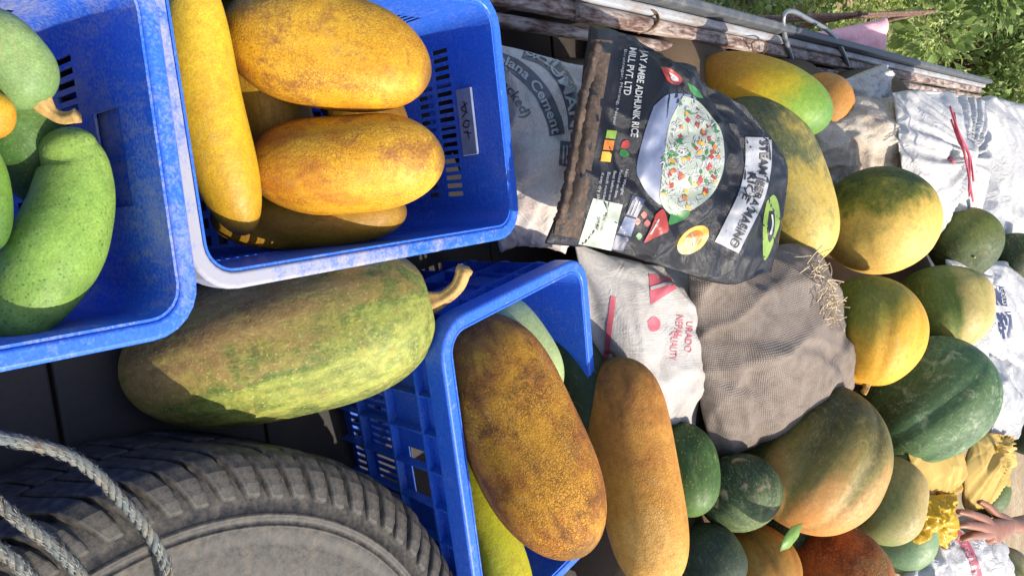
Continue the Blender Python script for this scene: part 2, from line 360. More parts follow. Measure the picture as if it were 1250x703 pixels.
def cloth(name, grid, mat, parent=None, thick=.085, ncrease=46, camp=.011, cw=1.0, knot=None, **kw):
    n, m = grid.shape[:2]; X, Q, idF, idB, nx = pillow(grid, **kw)
    flat_ = np.zeros_like(X); flat_[idB.ravel()] = grid.reshape(-1, 3); flat_[idF.ravel()] = grid.reshape(-1, 3)
    dsp = X - flat_; s_ = min(1., thick / (np.abs((dsp[idF.ravel()] * nx.reshape(-1, 3)).sum(1)).max() + 1e-9)); X = flat_ + dsp * s_
    fr, bk = up2(X[idF.ravel()].reshape(n, m, 3)), up2(X[idB.ravel()].reshape(n, m, 3)); wu = np.linalg.norm(grid[n//2, -1] - grid[n//2, 0]); wv = np.linalg.norm(grid[-1, m//2] - grid[0, m//2])
    nx = np.cross(np.gradient(fr, axis=1), np.gradient(fr, axis=0)); nx /= np.linalg.norm(nx, axis=2)[..., None] + 1e-9
    nx *= np.sign(np.median(-(nx * (fr - np.array(CAM))).sum(2))); n, m = fr.shape[:2]
    if ncrease:
        ew = np.minimum(1, np.minimum(np.arange(n), np.arange(n)[::-1])/3.)[:, None] * np.minimum(1, np.minimum(np.arange(m), np.arange(m)[::-1])/3.)[None]
        fr = fr + nx * (creases(n, m, wu, wv, ncrease, camp, kw.get('seed', 0), cw) * (.35 + .65*ew))[..., None]
    if knot:              # folds gathered towards a tied neck
        ku, kv, ka, kn = knot; gu, gv = np.meshgrid(np.linspace(0, wu, m) - ku*wu, np.linspace(0, wv, n) - kv*wv); rr = np.hypot(gu, gv) / min(wu, wv); th = np.arctan2(gv, gu); rk = np.random.default_rng(kw.get('seed', 0) + 9)
        th = th + .35*np.sin(2*th + 1) + .5*rr*np.sin(3*th + rk.uniform(0, 6)); F = sum((1 - 2*np.abs(np.sin(q*th/2 + rk.uniform(0, 6)))) * rk.uniform(.3, 1) for q in (kn, kn + 4, kn*2 - 1))
        fr = fr + nx * (ka * (F * np.minimum(1, rr*6) * np.exp(-rr/.6) + 2.0*np.exp(-(rr/.08)**2) - 1.6*np.exp(-(rr/.25)**2)))[..., None]
    k = n*m; idF = np.arange(k).reshape(n, m); idB = idF.copy(); idB[1:-1, 1:-1] = np.arange(k, k + (n-2)*(m-2)).reshape(n-2, m-2)
    X = np.zeros((k + (n-2)*(m-2), 3)); X[idB.ravel()] = bk.reshape(-1, 3); X[idF.ravel()] = fr.reshape(-1, 3)
    qf = lambda i: np.stack([i[:-1, :-1].ravel(), i[1:, :-1].ravel(), i[1:, 1:].ravel(), i[:-1, 1:].ravel()], 1)
    Q = np.concatenate([qf(idF), qf(idB)[:, ::-1]])
    ce = X.mean(0); M = Matrix.Translation(Vector(ce))
    o = mobj(name, X - ce, Q, mat, parent); o.matrix_world = M
    uvl = o.data.uv_layers.new(name='UVMap')
    uv = np.zeros((len(X), 2)); gu, gv = np.meshgrid(np.linspace(0, wu, m), np.linspace(0, wv, n))
    for ids in (idB, idF): uv[ids.ravel()] = np.stack([gu.ravel(), gv.ravel()], 1)
    li = np.zeros(len(o.data.loops), int); o.data.loops.foreach_get('vertex_index', li)
    uvl.data.foreach_set('uv', uv[li].ravel())
    return o, X, Q
class Print:
    """flat print laid on a sack: outlines given in photo pixels, dropped on the sack's own surface"""
    def __init__(s, X, Q, root): s.bvh = BVHTree.FromPolygons([Vector(v) for v in X], [tuple(int(i) for i in q) for q in Q]); s.root = root; s.inv = root.matrix_world.inverted()
    def hit(s, x, y, off):
        loc, nr, i, d = s.bvh.ray_cast(CAM, ray(x, y).normalized())
        if loc is None: return None
        dr = ray(x, y).normalized()
        if nr.dot(dr) > 0: nr = -nr
        return loc + (nr * .25 - dr * .75) * off
    def mesh(s, name, pts, faces, mat, off=.0012, label=None):
        H = [s.hit(x, y, off) for x, y in pts]; keep = {}
        V = []; Fc = []
        for f in faces:
            if any(H[i] is None for i in f): continue
            ds = [(H[i] - H[f[0]]).length for i in f]
            if max(ds) > .12: continue
            q = []
            for i in f:
                if i not in keep: keep[i] = len(V); V.append(s.inv @ H[i])
                q.append(keep[i])
            Fc.append(q)
        if not Fc: return None
        o = mobj(name, V, Fc, mat, None); o.parent = s.root
        if label: o['label'] = label
        return o
    def quad(s, name, c, mat, n=14, m=14, **k):
        """c: four pixel corners TL TR BR BL"""
        c = np.array(c, float); pts = []; Fc = []
        for i in range(n + 1):
            for j in range(m + 1):
                v, u = i/n, j/m; pts.append((1-u)*(1-v)*c[0] + u*(1-v)*c[1] + u*v*c[2] + (1-u)*v*c[3])
        for i in range(n):
            for j in range(m): a = i*(m+1)+j; Fc.append((a, a+1, a+m+2, a+m+1))
        return s.mesh(name, pts, Fc, mat, **k)
    def blob(s, name, outline, mat, rings=8, n=40, **k):
        o = np.array(outline, float)
        o = catmull(np.vstack([o, o[:1]]), max(2, n // len(o)))[:-1]; c = o.mean(0); K = len(o)
        pts = [c]; Fc = []
        for r in range(1, rings + 1): pts += [c + (q - c) * r / rings for q in o]
        for i in range(K): Fc.append((0, 1 + i, 1 + (i+1) % K))
        for r in range(rings - 1):
            for i in range(K): a = 1 + r*K; b = a + K; j = (i+1) % K; Fc.append((a+i, b+i, b+j, a+j))
        return s.mesh(name, pts, Fc, mat, **k)
    def strip(s, name, pl, w, mat, **k):
        p = catmull(pl, 14) if len(pl) > 2 else np.linspace(pl[0], pl[1], 24); t = np.gradient(p, axis=0); t /= np.linalg.norm(t, axis=1)[:, None]
        nn = np.stack([-t[:, 1], t[:, 0]], 1); pts = []; Fc = []
        for j, a in enumerate(np.linspace(-.5, .5, 9)): pts += list(p + nn * w * a)
        K = len(p)
        for j in range(8):
            for i in range(K - 1): Fc.append((j*K+i, j*K+i+1, (j+1)*K+i+1, (j+1)*K+i))
        return s.mesh(name, pts, Fc, mat, **k)
    def text(s, name, body, pl, height, mat, side=1, bold=0., **k):
        """baseline polyline in pixels; height in pixels"""
        cu = bpy.data.curves.new('t', 'FONT'); cu.body = body; cu.size = 1; cu.resolution_u = 3; cu.offset = bold
        to = bpy.data.objects.new('t', cu); C.objects.link(to); bpy.context.view_layer.update()
        me = bpy.data.meshes.new_from_object(to.evaluated_get(bpy.context.evaluated_depsgraph_get())); bpy.data.objects.remove(to); bpy.data.curves.remove(cu)
        bm = bmesh.new(); bm.from_mesh(me); bmesh.ops.triangulate(bm, faces=bm.faces); bmesh.ops.subdivide_edges(bm, edges=[e for e in bm.edges if e.calc_length() > .12], cuts=1); bmesh.ops.triangulate(bm, faces=bm.faces); bmesh.ops.subdivide_edges(bm, edges=[e for e in bm.edges if e.calc_length() > .12], cuts=1); bmesh.ops.triangulate(bm, faces=bm.faces); vs = [v.co.copy() for v in bm.verts]; bm.verts.index_update()
        Fc = [tuple(v.index for v in f.verts) for f in bm.faces]; bm.free(); bpy.data.meshes.remove(me)
        if not vs: return
        w = max(v.x for v in vs); p = catmull(pl, 10) if len(pl) > 2 else np.linspace(np.array(pl[0], float), np.array(pl[1], float), 20)
        sl = np.r_[0, np.cumsum(np.linalg.norm(np.diff(p, axis=0), axis=1))]; t = np.gradient(p, axis=0); t /= np.linalg.norm(t, axis=1)[:, None]
        pts = []
        for v in vs:
            q = v.x / w * sl[-1]; b = np.array([np.interp(q, sl, p[:, 0]), np.interp(q, sl, p[:, 1])]); tt = np.array([np.interp(q, sl, t[:, 0]), np.interp(q, sl, t[:, 1])])
            up = np.array([tt[1], -tt[0]]) * side        # letter tops: left of the reading direction as seen in the picture
            pts.append(b + up * v.y * height / .7)
        k['off'] = k.get('off', .0012) + .0012
        return s.mesh(name, pts, Fc, mat, **k)
#@@STRUCTURE
# ================================================================== the setting
g = G('sandy_ground'); o_ = g.co(); a_ = g.noise(o_, .6, 6); b_ = g.noise(o_, 14, 6, .7)
g.set(Base_Color=g.mix(g.rng(b_, .35, .7), g.ramp(a_, [(.35, S(150, 128, 98, .8)), (.65, S(196, 176, 142, .85))]), S(125, 105, 78, .8)), Roughness=.95); g.bump(b_, .5, .02)
gv, gf = [], []
NG = 60
for i in range(NG + 1):
    for j in range(NG + 1):
        X_ = (i / NG - .5); Y_ = (j / NG - .5); x = 120 * math.copysign(abs(X_*2)**2, X_); y = 120 * math.copysign(abs(Y_*2)**2, Y_)
        z = -.02 + .03 * math.sin(x * 1.3) * math.cos(y * .9)
        if x < -4: z += .12 * (min(-x, 40) - 4) * (.7 + .3 * math.sin(y * .25))
        if y > 18: z += .10 * (min(y, 60) - 18)
        gv.append((x, y, z))
for i in range(NG):
    for j in range(NG): k = i*(NG+1)+j; gf.append((k, k+NG+1, k+NG+2, k+1))
ground = tag(mobj('ground', gv, gf, g.m), 'sandy beige ground beyond the truck', None, None, 'structure')
def gz(x, y): return (.12 * (min(-x, 40) - 4) * (.7 + .3 * math.sin(y * .25)) if x < -4 else 0) + (.10 * (min(y, 60) - 18) if y > 18 else 0)
def leaf_mat(name, c0, c1, c2):
    g = G(name); at = g.n('Attribute', {'attribute_name': 'tone'}).outputs['Fac']
    col = g.ramp(at, [(0, c0), (.5, c1), (1, c2)])
    g.set(Base_Color=col, Roughness=.55, Specular_IOR_Level=.3)
    tr = g.n('BsdfTranslucent', Color=col); mx = g.n('MixShader', Fac=.42)
    g.t.links.new(g.b.outputs[0], mx.inputs[1]); g.t.links.new(tr.outputs[0], mx.inputs[2])
    g.t.links.new(mx.outputs[0], g.t.nodes['Material Output'].inputs[0]); return g.m
weed_mat = leaf_mat('weed_leaves', S(88, 110, 54), S(156, 178, 94), S(214, 216, 164))
bush_mat = leaf_mat('bush_leaves', S(78, 100, 52), S(142, 164, 94), S(204, 210, 152))
def leaves(name, pos, dirs, ln, wd, tone, mat, parent=None):
    """many folded leaf blades in one mesh"""
    n = len(pos); dirs = dirs / (np.linalg.norm(dirs, axis=1)[:, None] + 1e-9)
    sd = np.cross(dirs, rng.normal(0, 1, (n, 3)) * .5 + [0, 0, 1.]); sd /= np.linalg.norm(sd, axis=1)[:, None] + 1e-9
    up = np.cross(sd, dirs); ln = ln[:, None]; wd = wd[:, None]
    a = pos; b = pos + dirs*ln*.45 + sd*wd + up*wd*.35; c = pos + dirs*ln + up*(-ln*.18); d = pos + dirs*ln*.45 - sd*wd + up*wd*.35; e = pos + dirs*ln*.5
    V = np.stack([a, b, c, d, e], 1).reshape(-1, 3); k = np.arange(n) * 5
    Fc = np.concatenate([np.stack([k, k+1, k+4], 1), np.stack([k+1, k+2, k+4], 1), np.stack([k+2, k+3, k+4], 1), np.stack([k+3, k, k+4], 1)])
    me = bpy.data.meshes.new(name); me.vertices.add(len(V)); me.vertices.foreach_set('co', V.ravel()); me.loops.add(len(Fc)*3); me.loops.foreach_set('vertex_index', Fc.ravel().astype(np.int32))
    me.polygons.add(len(Fc)); me.polygons.foreach_set('loop_start', np.arange(len(Fc))*3); me.update(calc_edges=True); me.validate()
    at = me.attributes.new('tone', 'FLOAT', 'POINT'); at.data.foreach_set('value', np.repeat(tone, 5))
    me.materials.append(mat); o = bpy.data.objects.new(name, me); C.objects.link(o); o.parent = parent; return o
# tall weeds over the bank beside the truck: leaf by leaf, nobody could count them
pos, dr, ll, ww, tt = [], [], [], [], []
for k in range(4800):
    y = 1.2 + 19*rng.random()**1.4; x = -.72 - .16*y - abs(rng.normal(0, 1)) * (1.0 + y*.30)
    if x < -13: continue
    hgt = rng.uniform(.15, .5) + min(.9, max(0, (-x - .16*y - 1.4)) * .3) * rng.uniform(.4, 1.1); nl = int(10 + hgt * 22); z0 = gz(x, y) - .03
    lean = rng.normal(0, .16, 2); tn = np.clip(rng.normal(.42, .18), 0, 1)
    for j in range(nl):
        s = rng.uniform(.1, 1); a = rng.uniform(0, 6.28)
        pos.append((x + lean[0]*s*hgt, y + lean[1]*s*hgt, z0 + s*hgt)); dr.append((math.cos(a), math.sin(a), rng.uniform(-.1, 1.1)))
        l = rng.uniform(.04, .095) * (1.25 - .6*s); ll.append(l); ww.append(l * rng.uniform(.13, .3)); tt.append(np.clip(tn + rng.normal(0, .15) + .15*(s-.5), 0, 1))
weeds = leaves('weeds', np.array(pos), np.array(dr), np.array(ll), np.array(ww), np.array(tt), weed_mat)
tag(weeds, 'tall leafy green weeds covering the bank beside the truck', 'weeds', None, 'stuff')
def shrub(x, y, hgt, wid, n, label):
    root = empty('shrub', Matrix.Translation((x, y, gz(x, y) - .05))); ps, ds, ls, ws, ts = [], [], [], [], []
    for c in range(16):
        cx, cy, cz = rng.normal(0, wid*.34), rng.normal(0, wid*.34), hgt * rng.uniform(.2, .95); cr = wid * rng.uniform(.16, .34); tn = rng.normal(.42, .15)
        for j in range(n // 16):
            v = rng.normal(0, 1, 3); v /= np.linalg.norm(v); q = cr * rng.uniform(.45, 1.05)
            ps.append((cx + v[0]*q, cy + v[1]*q, max(.03, cz + v[2]*q*.8))); ds.append(v + [0, 0, rng.uniform(-.3, .8)]); l = rng.uniform(.05, .12); ls.append(l); ws.append(l*rng.uniform(.2, .36)); ts.append(np.clip(tn + rng.normal(0, .16), 0, 1))
    leaves('foliage', np.array(ps), np.array(ds), np.array(ls), np.array(ws), np.array(ts), bush_mat, root)
    pr = []
    for c in range(5):
        e = (rng.normal(0, wid*.3), rng.normal(0, wid*.3), hgt*.85); pr.append(tube(catmull([(0, 0, 0), (e[0]*.3, e[1]*.3, hgt*.4), e], 5), np.linspace(.03, .008, 11), 6))
    v, f = join(pr); mobj('branches', v, f, stem_dark, root); tag(root, label, 'shrub', 'shrubs on the bank beside the truck')
for i, (x, y, hh, wd) in enumerate([(-3.2, 7.0, 1.3, 1.5), (-4.6, 9.5, 1.9, 2.2), (-2.6, 10.5, 1.5, 1.8), (-6.5, 12.5, 2.6, 3.0), (-3.6, 14.5, 2.4, 2.8), (-8.6, 16, 3.4, 3.6), (-5.2, 19, 3.6, 4.0), (-4.3, 5.2, 1.1, 1.4), (-1.5, 18.5, 2.2, 3.0), (-10, 21, 4.2, 4.5), (-2.2, 22, 4.4, 4.5), (-7.2, 24, 5, 5)]):
    shrub(x, y, hh, wd, 7200, 'bushy green shrub growing out of the weeds on the bank')
# roadside railing (two rusty pipes) and a pink cloth hung on it
rust = dusty('rusty_pipe', S(112, 72, 52, .8), S(190, 176, 160, .7), .75, .8, 30)
ra, rb_ = P(800, 27, 1.22), P(1138, 14, 1.22); rr = empty('roadside_railing', Matrix.Translation(Vector((rb_.x, rb_.y, 0)))); inv = rr.matrix_world.inverted()
dv = (rb_ - ra); 
for dz, nm in ((0, 'rail_pipe'), (-.075, 'rail_pipe')):
    a, b = ra - dv*.4, rb_ + dv*.02
    v, f = tube([inv @ (a + Vector((0, 0, dz))), inv @ (b + Vector((0, 0, dz)))], (.012 if dz else .009), 12); mobj(nm, v, f, rust, rr)
for t in (1.0, .55, .1, -.3):
    a = ra + dv*t; v, f = tube([inv @ Vector((a.x, a.y, -.05)), inv @ Vector((a.x, a.y, a.z + .02))], .014, 12); mobj('post', v, f, rust, rr)
tag(rr, 'rusty two-pipe roadside railing in front of the weeds', 'railing')
pink = plain('pink_cloth', S(240, 178, 184, .9), .8, 0, .1, 40)
gr = coons([(986, 40, 1.14), (1016, 66, 1.2), (1022, 84, 1.26)], [(986, 40, 1.14), (1080, 22, 1.12)], [(1080, 22, 1.12), (1074, 60, 1.2), (1070, 90, 1.26)], [(1022, 84, 1.26), (1070, 90, 1.26)], 16, 20)
pc, X, Q = cloth('pink_cloth', gr, pink, press=.0004, steps=25, crumple=.006); tag(pc, 'pink cloth hanging near the rusty roadside railing', 'cloth')
v, f = tube([P(986, 40, 1.14) - (ra-rb_)*.1, P(1080, 22, 1.12) + (ra-rb_)*-.05], .006, 8); 
# ------------------------------------------------------------------ the truck's cargo bed
YAW = math.radians(9.0)
truck = empty('cargo_truck', Matrix.Translation((-.331, 0, 0)) @ Matrix.Rotation(YAW, 4, 'Z'))
tag(truck, 'truck with worn white cargo bed side and rusty rail', 'truck')
FZ = CAMZ - 1.13
chip = dusty('chipped_rusty_paint', S(96, 64, 50, .75), S(204, 190, 180, .75), .85, .7, 42, lo=.40, hi=.62, bump=.8, stretch=(1, .22, 1))
white_worn = dusty('worn_white_paint', S(178, 182, 188, .75), S(136, 116, 100, .8), .8, .5, 24, lo=.42, hi=.66, stretch=(1, .3, 1))
black_strip = dusty('dark_grey_rail_paint', S(72, 76, 82, .9), S(140, 138, 132, .8), .5, .5, 24)
dark_metal = dusty('dark_bed_metal', S(52, 48, 46, .8), S(96, 78, 62, .7), .7, .6, 9)
steel = dusty('galvanised_rod', S(160, 165, 170, .8), S(110, 108, 105), .5, .35, 60, metal=.6)
def part(name, vf, mat, parent=truck, bev=0, smooth=False):
    o = mobj(name, vf[0], vf[1], mat, parent, smooth)
    if bev: bevel(o, bev)
    return o
for i in range(21):       # bed floor plates
    part('floor_plank', box(-.04, 1.72, .04 + i*.30, .335 + i*.30, FZ - .04, FZ + (.003 if i % 2 else 0)), dark_metal, bev=.004)
RZ = CAMZ - .92            # height of the side rail
v, f = tube([(.013, -.2, RZ - .022), (.013, 6.1, RZ - .022)], .0135, 14); part('rail_tube', (v, f), chip, smooth=True)
part('rail_angle', box(-.043, -.0105, -.2, 6.05, RZ - .026, RZ + .001), chip, bev=.005)
part('rail_flange', box(-.067, -.0445, -.2, 6.12, RZ - .036, RZ + .014), white_worn, bev=.006)
part('outer_strip', box(-.094, -.0695, .2, 6.2, RZ - .016, RZ + .044), black_strip, bev=.006)
part('side_panel', box(-.064, -.050, -.2, 6.05, FZ - .1, RZ - .0365), dark_metal, bev=.003)
part('outer_panel', box(-.086, -.0692, -.2, 6.05, FZ - .25, RZ - .0165), white_worn)
for yy in (.1, 1.13, 2.1, 3.1, 4.1, 5.1): part('side_post', box(-.049, -.012, yy, yy + .036, FZ, RZ - .0265), chip, bev=.003)
part('side_patch', box(-.0495, -.034, .90, 1.12, FZ + .06, RZ - .05), white_worn, bev=.003)
part('far_side_panel', box(1.73, 1.745, -.2, 6.05, FZ - .2, RZ - .04), white_worn); part('far_rail', box(1.715, 1.765, -.2, 6.1, RZ - .0395, RZ), chip, bev=.006)
for xx in (.35, 1.25): part('chassis_beam', box(xx, xx + .1, -.4, 6.1, FZ - .24, FZ - .0405), dark_metal)
# sleeve on the rail angle, bent hook, tie loop
a = truck.matrix_world.inverted()
v, f = tube([(-.024, 1.33, RZ - .004), (-.024, 1.66, RZ - .004)], .0195, 14); part('rail_sleeve', (v, f), chip, smooth=True)
def ploop(name, pts, r, mat, n=8):
    pp = [a @ P(*q) for q in pts]; v, f = tube(catmull([tuple(q) for q in pp], n), r, 10); return part(name, (v, f), mat, smooth=True)
ploop('tie_loop', [(967, 74, 0.920), (958, 45, 0.895), (956, 24, 0.875), (960, 15, 0.868), (970, 15, 0.865), (985, 23, 0.865), (1008, 36, 0.872), (1022, 50, 0.885), (1030, 66, 0.900), (1035, 80, 0.920)], .0075, steel)
ploop('wire_hook', [(920, 64, 0.910), (918, 53, 0.895), (927, 49, 0.890), (935, 53, 0.892), (936, 60, 0.898), (931, 66, 0.910)], .0022, stem_dark)
ploop('rail_hook', [(778, 40, 0.930), (794, 36, 0.910), (803, 27, 0.900), (801, 17, 0.905), (792, 12, 0.910)], .004, stem_dark)
#@@CRATES
# ================================================================== crates
def blue_mat(name, dust, lo, hi, grad=None):
    g = G(name); o = g.co(); n = g.mth('ADD', g.mth('MULTIPLY', g.noise(o, 7, 3, .5), .55), g.mth('MULTIPLY', g.noise(g.mapp(o, (1, 1, .35)), 70, 9, .75, .3), .45)); n2 = g.noise(o, 260, 4, .65); scr = g.noise(g.mapp(o, (1, 1, 9)), 45, 3, .5, 1.0)
    f = g.rng(g.mth('ADD', n, g.mth('MULTIPLY', g.mth('SUBTRACT', n2, .5), .4)), lo, hi, 0, dust)
    if grad: f = g.rng(g.mth('ADD', g.mth('ADD', g.noise(o, 26, 8, .7, .5), g.mth('MULTIPLY', g.mth('SUBTRACT', n2, .5), .4)), g.n('VectorMath', {'operation': 'DOT_PRODUCT'}, i0=o, i1=grad).outputs['Value']), lo, hi, 0, dust)
    base = g.ramp(n2, [(.3, S(42, 92, 200, 1.0)), (.7, S(60, 116, 224))])
    col = g.mix(f, base, S(190, 184, 172, .8)); col = g.mix(g.rng(scr, .62, .70, 0, .4), col, S(150, 170, 225, .8))
    g.set(Base_Color=col, Roughness=g.rng(f, 0, 1, .36, .8), Specular_IOR_Level=.4)
    g.bump(g.mth('ADD', n2, g.mth('MULTIPLY', scr, .5)), .12, .001)
    tr = g.n('BsdfTranslucent', Color=col); mx = g.n('MixShader', Fac=.16)
    g.t.links.new(g.b.outputs[0], mx.inputs[1]); g.t.links.new(tr.outputs[0], mx.inputs[2]); g.t.links.new(mx.outputs[0], g.t.nodes['Material Output'].inputs[0]); return g.m
BW, BL, BH, BR = .352, .545, .300, .034
TAPER = .93
blue = blue_mat('blue_crate_plastic', .4, .50, .75); blue_rim = blue_mat('blue_rim_plastic', .55, .46, .68); dust_rim = blue_mat('dusty_rim_plastic', .82, .46, .72, (.45, -.7, 0)); dusty_wall = blue_mat('dusty_wall_plastic', .72, .44, .64); clean_rim = blue_mat('clean_rim_plastic', .3, .52, .8)
def loop2d(w, l, r, n=6):
    out = []
    for cx, cy, a0 in ((w/2-r, l/2-r, 0), (-w/2+r, l/2-r, 90), (-w/2+r, -l/2+r, 180), (w/2-r, -l/2+r, 270)):
        for k in range(n + 1):
            a = math.radians(a0 + 90*k/n); out.append((cx + r*math.cos(a), cy + r*math.sin(a), math.cos(a), math.sin(a)))
    return out
def ring(profile):
    """closed profile [(outward offset, z)] swept round the crate's rounded rectangle"""
    lp = loop2d(BW, BL, BR); n = len(lp); m = len(profile); V, Fc = [], []
    for x, y, nx, ny in lp:
        for of, z in profile:
            s = TAPER + (1-TAPER) * min(1, z/BH); V.append((x*s + nx*of, y*s + ny*of, z))
    for i in range(n):
        for k in range(m): i2, k2 = (i+1) % n, (k+1) % m; Fc.append((i*m+k, i*m+k2, i2*m+k2, i2*m+k))
    return V, Fc
def wall_panel(length, half, axis, sgn, rows, hole):
    """one wall with real slots and a hand hole; runs to the middle of each corner"""
    st = length/2 - BR; cols = [(-st, None)]
    brk = [-st]; holes = []
    SP, SW = .0145, .0078; k = int((2*st - .02) / SP); x0 = -k*SP/2
    for i in range(k): brk += [x0 + i*SP, x0 + i*SP + SW]
    hw = .055
    brk += [-hw, hw, st]; brk = sorted(set(round(b, 5) for b in brk))
    zs = sorted({0, .27, .2995} | {z for r in rows for z in r} | set(hole or ()))
    pts = []
    for kk in range(4, 0, -1): an = math.radians(45*kk/4); pts.append((-st - BR*math.sin(an), half - BR + BR*math.cos(an)))
    pts += [(b, half) for b in brk]
    for kk in range(1, 5): an = math.radians(45*kk/4); pts.append((st + BR*math.sin(an), half - BR + BR*math.cos(an)))
    V, Fc = [], []
    for s_, of in pts:
        for z in zs:
            sc = TAPER + (1-TAPER)*z/BH; q = (s_*sc, of*sc*sgn) if axis == 'y' else (of*sc*sgn, s_*sc); V.append((q[0], q[1], z))
    m = len(zs)
    slot = lambda c: any(abs(c - (x0 + i*SP + SW/2)) < SW*.47 for i in range(k))
    for i in range(len(pts) - 1):
        c = (pts[i][0] + pts[i+1][0])/2; straight = 4 <= i < len(pts) - 5
        for j in range(m - 1):
            zc = (zs[j] + zs[j+1])/2
            if straight and slot(c) and any(a < zc < b for a, b in rows): continue
            if straight and hole and abs(c) < hw and hole[0] < zc < hole[1]: continue
            a = i*m + j; fc = (a, a+m, a+m+1, a+1); Fc.append(fc if (sgn > 0) == (axis == 'x') else fc[::-1])
    return V, Fc
def crate(M, label, rim_m, wall_m, rows, hole, first=[None]):
    root = empty('plastic_crate', M); tag(root, label, 'crate')
    for ax, sg, ln, hf in (('y', 1, BW, BL/2), ('y', -1, BW, BL/2), ('x', 1, BL, BW/2), ('x', -1, BL, BW/2)):
        o = mobj('wall', *wall_panel(ln, hf, ax, sg, rows, hole), wall_m, root, False); s = o.modifiers.new('thick', 'SOLIDIFY'); s.thickness = .003; s.offset = 0
    if hole:              # closed pocket behind each hand hole
        zc = (hole[0] + hole[1])/2; sc = TAPER + (1-TAPER)*zc/BH
        for sg in (1, -1):
            y0, y1 = sorted((sg*(BL/2*sc + .004), sg*(BL/2*sc + .013))); mobj('hand_pocket', *box(-.062, .062, y0, y1, hole[0] - .006, min(hole[1] + .006, .2905)), wall_m, root, False)
    if first[0] is None:
        L = []
        rm = mobj('rim', *ring([(.002, .284), (.002, .2985), (.0045, .3015), (.019, .3015), (.0225, .2985), (.0225, .262), (.0195, .262), (.0195, .291), (.005, .291)]), rim_m, root, False); bevel(rm, .0015, 2); L.append(rm)
        for z in (.226, .145, .066): L.append(mobj('ledge', *ring([(.0022, z), (.0022, z+.004), (.0195, z+.004), (.0195, z)]), blue, root, False))
        for (dx, dy, w, half, n) in ((1, 0, BL, BW/2, 8), (-1, 0, BL, BW/2, 8), (0, 1, BW, BL/2, 5), (0, -1, BW, BL/2, 5)):
            for i in range(n):
                s_ = -w/2 + BR + (w - 2*BR) * i/(n-1); sc0, sc1 = TAPER, 1.0
                def q(s, of, sc): return (of*dx*1.0, s*sc) if dx else (s*sc, of*dy)
                V = []
                for z, sc in ((.002, TAPER), (.2905, TAPER + (1-TAPER)*.968)):
                    for ss, oo in ((-.0015, .0022), (.0015, .0022), (.0015, .0185), (-.0015, .0185)):
                        p_ = q(s_ + ss/1, half*sc + oo, sc) if True else 0; V.append((p_[0], p_[1], z))
                L.append(mobj('rib', V, [(0, 3, 2, 1), (4, 5, 6, 7), (0, 1, 5, 4), (1, 2, 6, 5), (2, 3, 7, 6), (3, 0, 4, 7)], blue, root, False))
        pr = []; nx, ny = 12, 19; w, l = BW*TAPER - .004, BL*TAPER - .004
        for i in range(nx + 1): x = -w/2 + w*i/nx; pr.append(box(max(-w/2, x-.006), min(w/2, x+.006), -l/2, l/2, .004, .009))
        for j in range(ny + 1): y = -l/2 + l*j/ny; pr.append(box(-w/2, w/2, max(-l/2, y-.006), min(l/2, y+.006), .0045, .0085))
        L.append(mobj('base_grid', *join(pr), blue, root, False)); first[0] = L
    else:
        for o in first[0]:
            c = o.copy(); C.objects.link(c); c.parent = root
            if o.name.startswith('rim'): c.data = o.data.copy(); c.data.materials[0] = rim_m
    return root
def crate_at(corner, yaw, h, which, label, rim_m, wall_m, rows=((.016, .062), (.074, .122)), hole=(.165, .218), tilt=(0, 0)):
    """corner: a rim corner pixel; which = (sx, sy) sign of that corner in the crate's own frame"""
    c = P(*corner, h); R = Matrix.Rotation(math.radians(yaw), 4, 'Z') @ Matrix.Rotation(math.radians(tilt[0]), 4, 'X') @ Matrix.Rotation(math.radians(tilt[1]), 4, 'Y')
    off = Vector((which[0]*(BW/2 + .0225 - .008), which[1]*(BL/2 + .0225 - .008), .3015)); org = c - (R @ off)
    return crate(Matrix.Translation(org) @ R, label, rim_m, wall_m, rows, hole)
crA = crate_at((241, 397), 8.5, .815, (1, 1), 'blue plastic crate holding green gourds', blue_rim, dusty_wall, ((.048, .094), (.104, .150)), (.182, .236))
crB = crate_at((634, 283), 9.5, .83, (1, 1), 'blue plastic crate with dusty rim holding large yellow cucumbers', dust_rim, blue, ((.03, .07), (.128, .162), (.170, .204)), None)
crC = crate_at((540, 403), 17.5 + 90, .805, (-1, 1), 'blue plastic crate with ribbed side holding brown cucumbers', clean_rim, blue, tilt=(6.5, 0))
# paper label with handwriting inside the dusty crate
paper = plain('faded_paper', S(150, 160, 190, .6), .6, 0, .2, 60); ink = plain('black_ink', S(20, 20, 26), .5, 0, .1)
lb = mobj('label_plate', *box(-.055, .055, BL/2*.985 - .0075, BL/2*.985 - .002, .217, .250), paper, crB, False); bevel(lb, .001)
def stroke(pts):
    v, f = tube(catmull([(x, BL/2*.985 - .0077, z + .014) for x, z in pts], 5), .0011, 6); return v, f
v, f = join([stroke([(-.03, .226), (-.022, .212), (-.014, .226)]), stroke([(-.034, .219), (-.018, .222), (-.008, .212)]), stroke([(0, .228), (-.002, .218), (.006, .212), (.009, .222), (.003, .226)]), stroke([(.016, .212), (.02, .228)]), stroke([(.014, .22), (.028, .222)])])
mobj('handwriting', v, f, ink, lb)
